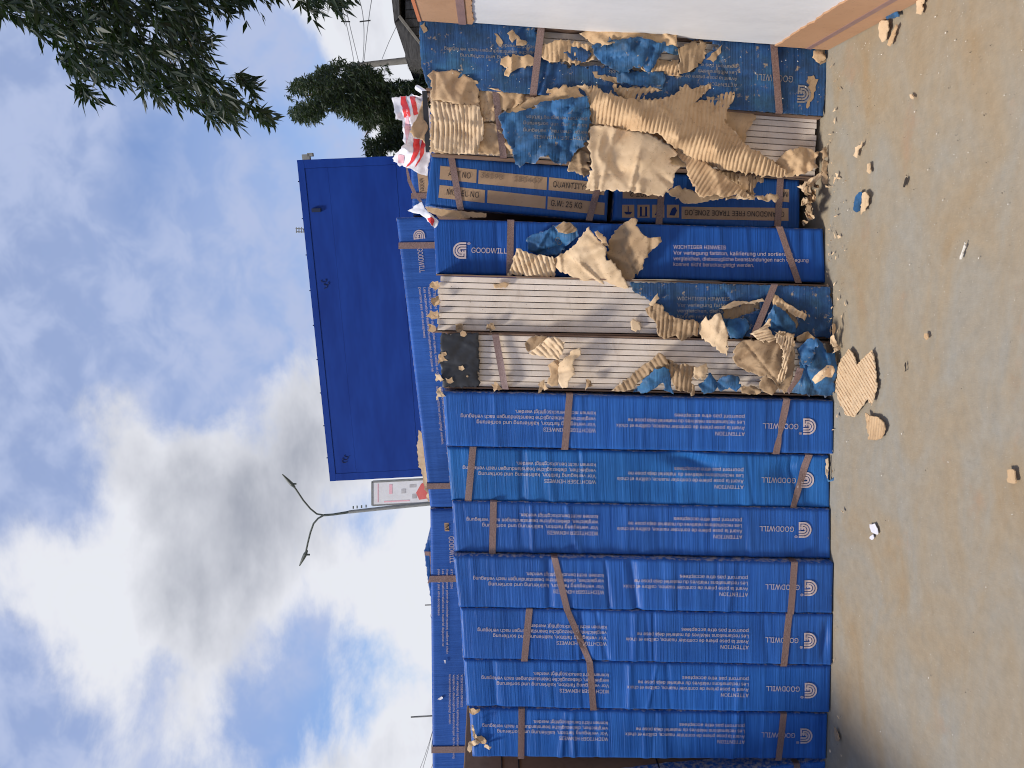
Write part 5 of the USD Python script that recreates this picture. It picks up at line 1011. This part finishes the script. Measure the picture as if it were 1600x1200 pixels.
tc.add('top_rail', cb(0, WC, -.006, .10, Zt - .125, Zt), 'container_paint')
for a in (0, WC - .155): tc.add('corner_post', cb(a, a + .155, -.004, .12, 0, Zt - .128), 'container_paint')
for a in np.linspace(.5, WC - .4, 9): tc.add('roof_bolt', cb(a, a + .02, .0, .02, Zt, Zt + .022), 'container_dark')
tc.add('wall_lamp', cb(WC - .97, WC - .90, -.05, -.002, Zt - .36, Zt - .19), 'container_dark')
tc.add('roof_lamp', cat([cb(WC - .02, WC + .10, 0, .12, Zt - .24, Zt - .10), cb(WC + .06, WC + .12, .0, .12, Zt - .30, Zt - .2)]), 'grey_metal')
for (px, py) in ((508, 443), (535, 725)):
    o = P(px, py, 14.1); a0 = (o - L0) @ ex; rngs = np.random.default_rng(px); ms = []
    for q_ in range(3):
        c = np.array([a0 + (q_ - 1) * .06, o[2] + rngs.uniform(-.03, .03)]); th = np.linspace(0, rngs.uniform(3, 6), 12) + rngs.uniform(0, 3)
        pts = np.c_[c[0] + .035 * np.cos(th), c[1] + .05 * np.sin(th)]; ms.append(tube([L0 + ex * a_ - ey * .006 + np.array([0, 0, z_]) for a_, z_ in pts], .006, 5))
    tc.add('painted_scribble', cat(ms), 'container_dark')
ta = single('antenna', cat([tube([P(462 + dx, y_, 40), P(477 + dx, y_ + 1, 40)], .03, 5) for dx, y_ in ((0, 357), (1, 362))] + [tube([P(x_, 355, 40), P(x_, 364, 40)], .025, 5) for x_ in (463, 467, 471)] + [tube([P(474, 360, 40), np.array([P(474, 360, 40)[0], 40, 0])], .08, 6)]), 'grey_metal', 'small lattice antenna just showing above the top of the blue container', 'antenna')

# street lamp
YLm = 30.0
def PL(x, y): return P(x, y, YLm)
tlm = Thing('street_lamp', 'grey street lamp with two curved arms beside the container', 'street lamp', PL(700, 783) * np.array([1, 1, 0]))
bs = PL(668, 787); bs0 = bs + (bs - PL(545, 800)) / np.linalg.norm(bs - PL(545, 800)) * 3; bs0[2] = 0
tlm.add('pole', tube([bs0, PL(668, 787), PL(600, 794), PL(545, 800)], [.10, .09, .08, .07], 10), 'grey_metal', smooth=True)
tlm.add('pole_top', tube([PL(546, 800), PL(520, 804), PL(506, 805)], [.06, .05, .05], 8), 'dark_metal', smooth=True)
for pts, head in (([(506, 805), (495, 803), (485, 795), (474, 782), (462, 764), (456, 757)], [(461, 762), (441, 741)]), ([(506, 805), (497, 810), (490, 818), (485, 832), (481, 848), (478, 862)], [(480, 860), (468, 884)])):
    p = np.array([PL(*q_) for q_ in pts]); tlm.add('arm', tube(p, .038, 8), 'dark_metal', smooth=True)
    a, b = PL(*head[0]), PL(*head[1]); tlm.add('lamp_head', cat([tube([a, a + (b - a) * .25, a + (b - a) * .55, b], [.04, .085, .07, .025], 8), tube([a + (b - a) * .28 - UP * .03, a + (b - a) * .28 - UP * .2], .04, 6)]), 'dark_metal')
tlm.add('cable_clip', cat([tube([PL(x_, 793 - (x_ - 600) * .1 - 3), PL(x_, 793 - (x_ - 600) * .1 - 7)], .03, 5) for x_ in (552, 558, 565, 572)]), 'dark_metal')
# billboard
YBb = 44.0
tbb = Thing('billboard', 'small white and red advertising board standing beside the street lamp', 'billboard', P(640, 768, YBb) * np.array([1, 1, 0]))
pa, pbb = P(582, 752, YBb), P(700, 789, YBb)
bx = lambda x0, y0_, x1, y1, dy=0, th=.12: trimesh.convex.convex_hull(np.array([P(x, y, YBb - dy) + np.array([0, e, 0]) for x, y in ((x0, y0_), (x1, y0_ - (x1 - x0) * .05), (x0, y1), (x1, y1 - (x1 - x0) * .05)) for e in (0, th)]))
tbb.add('board', bx(582, 754, 672, 789), 'billboard_face')
tbb.add('frame', cat([bx(580, 753, 583, 790, .02, .2), bx(582, 752, 672, 754.5, .02, .2), bx(582, 789, 672, 791, .02, .2)]), 'grey_metal')
tbb.add('red_panel', trimesh.convex.convex_hull(np.array([P(x, y, YBb - .02) + np.array([0, e, 0]) for x, y in ((650, 770), (658, 756), (674, 748), (674, 778), (655, 781)) for e in (0, .01)])), 'billboard_red')
tbb.add('printed_line', cat([bx(608, 757, 613, 772, .012, .004), bx(590, 756, 591.5, 785, .012, .004), bx(600, 783, 640, 785, .012, .004)]), 'bag_pink')
tbb.add('printed_picture', cat([bx(640, 757, 650, 762, .012, .004), bx(644, 772, 651, 779, .012, .004), bx(627, 764, 634, 771, .012, .004)]), 'billboard_grey')
pp = P(690, 768, YBb); tbb.add('post', tube([np.array([pp[0], YBb + .1, 0]), P(668, 769, YBb + .1)], .12, 8), 'grey_metal')

# thin poles at the left and their wires
for (x, y, tx, ty, Yp, lab_) in ((700, 944, 664, 945.5, 38, 'short thin pole top showing over the lying carton'), (700, 1117, 642, 1120.5, 30, 'thin leaning pole showing over the lying carton at the far left')):
    a, b = P(x, y, Yp), P(tx, ty, Yp); g0 = a.copy(); g0[2] = 0
    single('thin_pole', tube([g0, a, b], .035, 6), 'grey_metal', lab_, 'pole')
wr = Thing('power_line', 'faint overhead wires sagging down at the far left', 'wires', P(660, 1150, 40))
for (a, b) in (((676, 1000), (640, 1240)), ((672, 960), (648, 1240)), ((676, 1040), (655, 1260)), ((674, 980), (660, 1250))):
    A, B = P(*a, 60.0), P(*b, 34.0); t_ = np.linspace(0, 1, 14)[:, None]; pts = A + (B - A) * t_; pts[:, 2] -= 1.0 * (4 * t_ * (1 - t_))[:, 0]
    wr.add('wire', tube(pts, .012, 4), 'wire')
# utility pole with wires to the right
YU = 24.0
tu = Thing('utility_pole', 'dark utility pole rising between the grey shed and the small tree', 'utility pole', P(700, 90, YU) * np.array([1, 1, 0]))
a = P(655, 92.5, YU); g0 = a + (a - P(545, 104, YU)) * .3; g0 = np.array([g0[0], YU, 0])
tu.add('pole', tube([g0, a, P(545, 104, YU)], [.12, .11, .085], 8), 'concrete_post', smooth=True)
tu.add('crossarm', tube([P(552, 99, YU - .4), P(556, 110, YU + .4)], .05, 6), 'dark_metal')
for x_, y_ in ((553, 98), (560, 97), (568, 97)): tu.add('insulator', tube([P(x_ + 3, y_ + 4, YU), P(x_ - 1, y_ - 1, YU)], [.05, .035], 6), 'dark_metal')
lines_ = [((553, 96), (525, -10)), ((560, 95), (536, -10)), ((567, 95), (556, -10)), ((569, 94), (583, -10))]
mids = [[(540, 33)], [(545, 33)], [(568, 33)], [(576, 31)]]
tw_ = Thing('power_line', 'four thin overhead wires with spacer bars above the grey shed', 'wires', P(555, 40, YU))
for (a, b), md in zip(lines_, mids):
    p0, p1, p2 = P(*a, YU), P(*md[0], 20.0), P(*b, 17.0); t_ = np.linspace(0, 1, 16)[:, None]
    pts = p0 * (1 - t_) * (1 - 2 * t_) + 4 * p1 * t_ * (1 - t_) * 1.0 + p2 * t_ * (2 * t_ - 1); tw_.add('wire', tube(pts, .008, 4), 'wire')
tw_.add('spacer_bar', tube([P(533, 33.5, 20), P(547, 34, 20)], .018, 5), 'wire'); tw_.add('spacer_bar', tube([P(562, 34, 20), P(579, 32, 20)], .018, 5), 'wire')
pts = np.array([P(597, 92, 23), P(608, 65, 21), P(620, 40, 20), P(632, 10, 19)]); single('guy_wire', tube(pts, .008, 4), 'wire', 'single slanting wire in front of the grey shed', 'wire')

# grey shed
YS = 15.0
tsd = Thing('timber_shed', 'weathered dark grey shed with a sloping roof at the right', 'shed', P(640, 30, YS) * np.array([1, 1, 0]))
def hull_px(px, Y, d): return trimesh.convex.convex_hull(np.array([P(x, y, Y) + np.array([0, e, 0]) for x, y in px for e in (0, d)]))
tsd.add('wall', hull_px([(633, 90), (634, -120), (830, -120), (830, 78)], YS, 4), 'shed_dark')
tsd.add('roof', hull_px([(610, -140), (612, 0), (616, 35), (624, 26), (620, -140)], YS - .15, 4.2), 'shed_dark')
tsd.add('roof', hull_px([(616, 34), (623, 25), (660, 74), (660, 94), (635, 90), (631, 60), (627, 46)], YS - .1, 4.1), 'shed_dark')
for j, y in enumerate(np.linspace(84, -110, 15)): tsd.add('wall_board', hull_px([(634, y), (634, y - 12.4), (830, y - 24), (830, y - 12)], YS - .02 - .012 * (j % 2), .02), 'shed_dark')
tsd.add('roof_trim', hull_px([(622, 26), (625, 23), (662, 72), (662, 77)], YS - .2, .08), 'concrete_post')

# ------------------------------------------------------------------ trees
def foliage(poly, Y0, Y1, n, leaf, per, drift, seed, gap=.42, gs=.018, back=None):
    """leafy twigs spread through a crown: each a spray of long narrow leaves"""
    rng = np.random.default_rng(seed); pg = Polygon(poly).buffer(0); x0, y0_, x1, y1 = pg.bounds
    X = rng.uniform(x0, x1, n * 4); Yp = rng.uniform(y0_, y1, n * 4); ok = shapely.contains_xy(pg, X, Yp); X, Yp = X[ok][:n], Yp[ok][:n]
    d = shapely.distance(pg.exterior, shapely.points(X, Yp)); 
    nz = meshkit.fbm(np.c_[X * gs, Yp * gs, np.full(len(X), seed)], 3, seed); keep = nz + np.clip(d / 220, 0, .2) > gap; X, Yp, d = X[keep], Yp[keep], d[keep]
    Yd = rng.uniform(Y0, Y1, len(X)); Cn = P(X, Yp, Yd)
    k_ = len(Cn); V = np.zeros((k_ * per, 4, 3)); 
    dv = np.array(drift, float); tw = dv + rng.normal(0, .35, (k_, 3)); tw /= np.linalg.norm(tw, axis=1, keepdims=True)
    for j in range(per):
        di = tw + rng.normal(0, .42, (k_, 3)); di /= np.linalg.norm(di, axis=1, keepdims=True)
        ln = leaf * rng.uniform(.6, 1.25, (k_, 1)); st = Cn + tw * leaf * rng.uniform(-.9, .9, (k_, 1))
        sd = np.cross(di, rng.normal(0, 1, (k_, 3))); sd /= np.linalg.norm(sd, axis=1, keepdims=True); w = ln * .115
        nn = np.cross(sd, di)
        ln = ln * 1.0
        V[j::per] = np.stack([st, st + di * ln * .42 + sd * w - nn * w * .35, st + di * ln - nn * ln * rng.uniform(-.1, .2, (k_, 1)), st + di * ln * .42 - sd * w - nn * w * .35], 1)
    i = np.arange(k_ * per)[:, None] * 4
    return tm(V.reshape(-1, 3), np.vstack([i + np.array([0, 1, 2]), i + np.array([0, 2, 3])])), Cn
# overhanging tree
T1 = [(-420, -520), (560, -420), (580, -120), (532, 2), (500, 30), (482, 34), (468, 24), (442, 18), (425, 8), (372, 26), (350, 36), (330, 28), (345, 44), (352, 66), (384, 68), (360, 82), (346, 96), (356, 116), (384, 138), (362, 150), (384, 180), (372, 212), (340, 205), (322, 186), (296, 182), (268, 172), (240, 160), (228, 140), (204, 130), (184, 144), (158, 138), (135, 138), (118, 128), (128, 100), (92, 92), (118, 84), (122, 72), (90, 72), (40, 62), (0, 66), (-160, 60), (-420, -40)]
tr = Thing('overhanging_tree', 'large dark drooping tree hanging into the sky from the right', 'tree', (7.2, 6.4, 0))
T1 = [(x - 10 * (y > 20), y - (16 if y > 20 else 6)) for x, y in T1]
m, C1 = foliage(T1, 4.6, 7.2, 9500, .128, 7, UP * -.75 + RT * -.75 + FW * .1, 501, gap=.475, gs=.021)
tr.add('crown', m, 'leaf_dark')
for j, s_ in enumerate(([(398, 172), (418, 175), (412, 178), (396, 176)], [(374, 120), (384, 126), (380, 132)], [(95, 90), (112, 95), (110, 104), (98, 98)], [(120, 136), (140, 140), (128, 145)])):
    m, _ = foliage(s_, 5.4, 6.2, 16, .13, 6, UP * -.8 + RT * -.6, 520 + j, gap=0.0); tr.add('hanging_sprig', m, 'leaf_dark', kind='stuff')
tp = np.array([7.2, 6.4, 0]); tr.add('trunk', tube([tp, tp + [-.1, 0, 2], tp + [-.3, -.1, 4.2], tp + [-.5, -.2, 6.5], tp + [-.9, -.2, 8.6]], [.26, .22, .18, .13, .06], 10), 'bark', smooth=True)
for j, (z, tgt, Yt) in enumerate(((3.0, (380, -40), 6.0), (3.4, (480, 10), 5.8), (4.0, (300, 60), 6.2), (4.2, (340, 150), 5.9), (5.0, (180, 40), 6.2), (5.2, (200, 100), 6.0), (6.0, (60, 10), 6.3), (6.5, (-120, -60), 6.2))):
    e = P(*tgt, Yt); s0 = tp + np.array([-.1 - z * .06, -.03 * z, z]); md = (s0 + e) / 2 + np.array([0, 0, .5])
    t_ = np.linspace(0, 1, 10)[:, None]; pts = s0 * (1 - t_) ** 2 + 2 * md * t_ * (1 - t_) + e * t_ ** 2; tr.add('limb', tube(pts, np.linspace(.07, .008, 10), 6), 'bark')
rg = np.random.default_rng(5)
tws = []
for i in rg.choice(len(C1), 130, replace=False):
    if not (0 < 1): continue
    e = C1[i]; s0 = e + UP * rg.uniform(.2, .5) + RT * rg.uniform(.2, .6); tws.append(tube([s0, (s0 + e) / 2 + UP * .05, e], [.009, .006, .003], 4))
tr.add('twigs', cat(tws), 'bark', kind='stuff')
# tree by the utility pole
T2 = [(447, 150), (458, 128), (478, 120), (492, 116), (498, 104), (515, 103), (532, 92), (545, 104), (562, 100), (585, 106), (606, 104), (625, 100), (650, 97), (760, 60), (820, 150), (760, 300), (655, 250), (590, 244), (558, 240), (554, 230), (568, 222), (584, 212), (570, 198), (552, 182), (536, 176), (520, 168), (508, 160), (506, 172), (494, 186), (470, 185), (456, 180), (452, 172), (464, 164)]
base2 = P(700, 165, 17.0); base2[2] = 0
t2_ = Thing('small_tree', 'tall bushy green tree behind the striped bag, next to the utility pole', 'tree', base2)
m, C2 = foliage(T2, 15.6, 18.6, 12000, .135, 7, UP * -.35 + RT * -.8 + FW * .1, 601, gap=.445, gs=.034)
t2_.add('crown', m, 'leaf_mid')
t2_.add('trunk', tube([base2, base2 + [0, 0, 1.5], P(600, 160, 17), P(530, 130, 17), P(480, 150, 17)], [.2, .17, .11, .06, .02], 8), 'bark', smooth=True)
for tgt in ((500, 120), (480, 175), (570, 215), (560, 110), (610, 230)):
    e = P(*tgt, 17.0); s0 = P(630, 165, 17.0); t_ = np.linspace(0, 1, 8)[:, None]; md = (s0 + e) / 2 + np.array([0, 0, .3]); t2_.add('limb', tube(s0 * (1 - t_) ** 2 + 2 * md * t_ * (1 - t_) + e * t_ ** 2, np.linspace(.07, .012, 8), 6), 'bark')
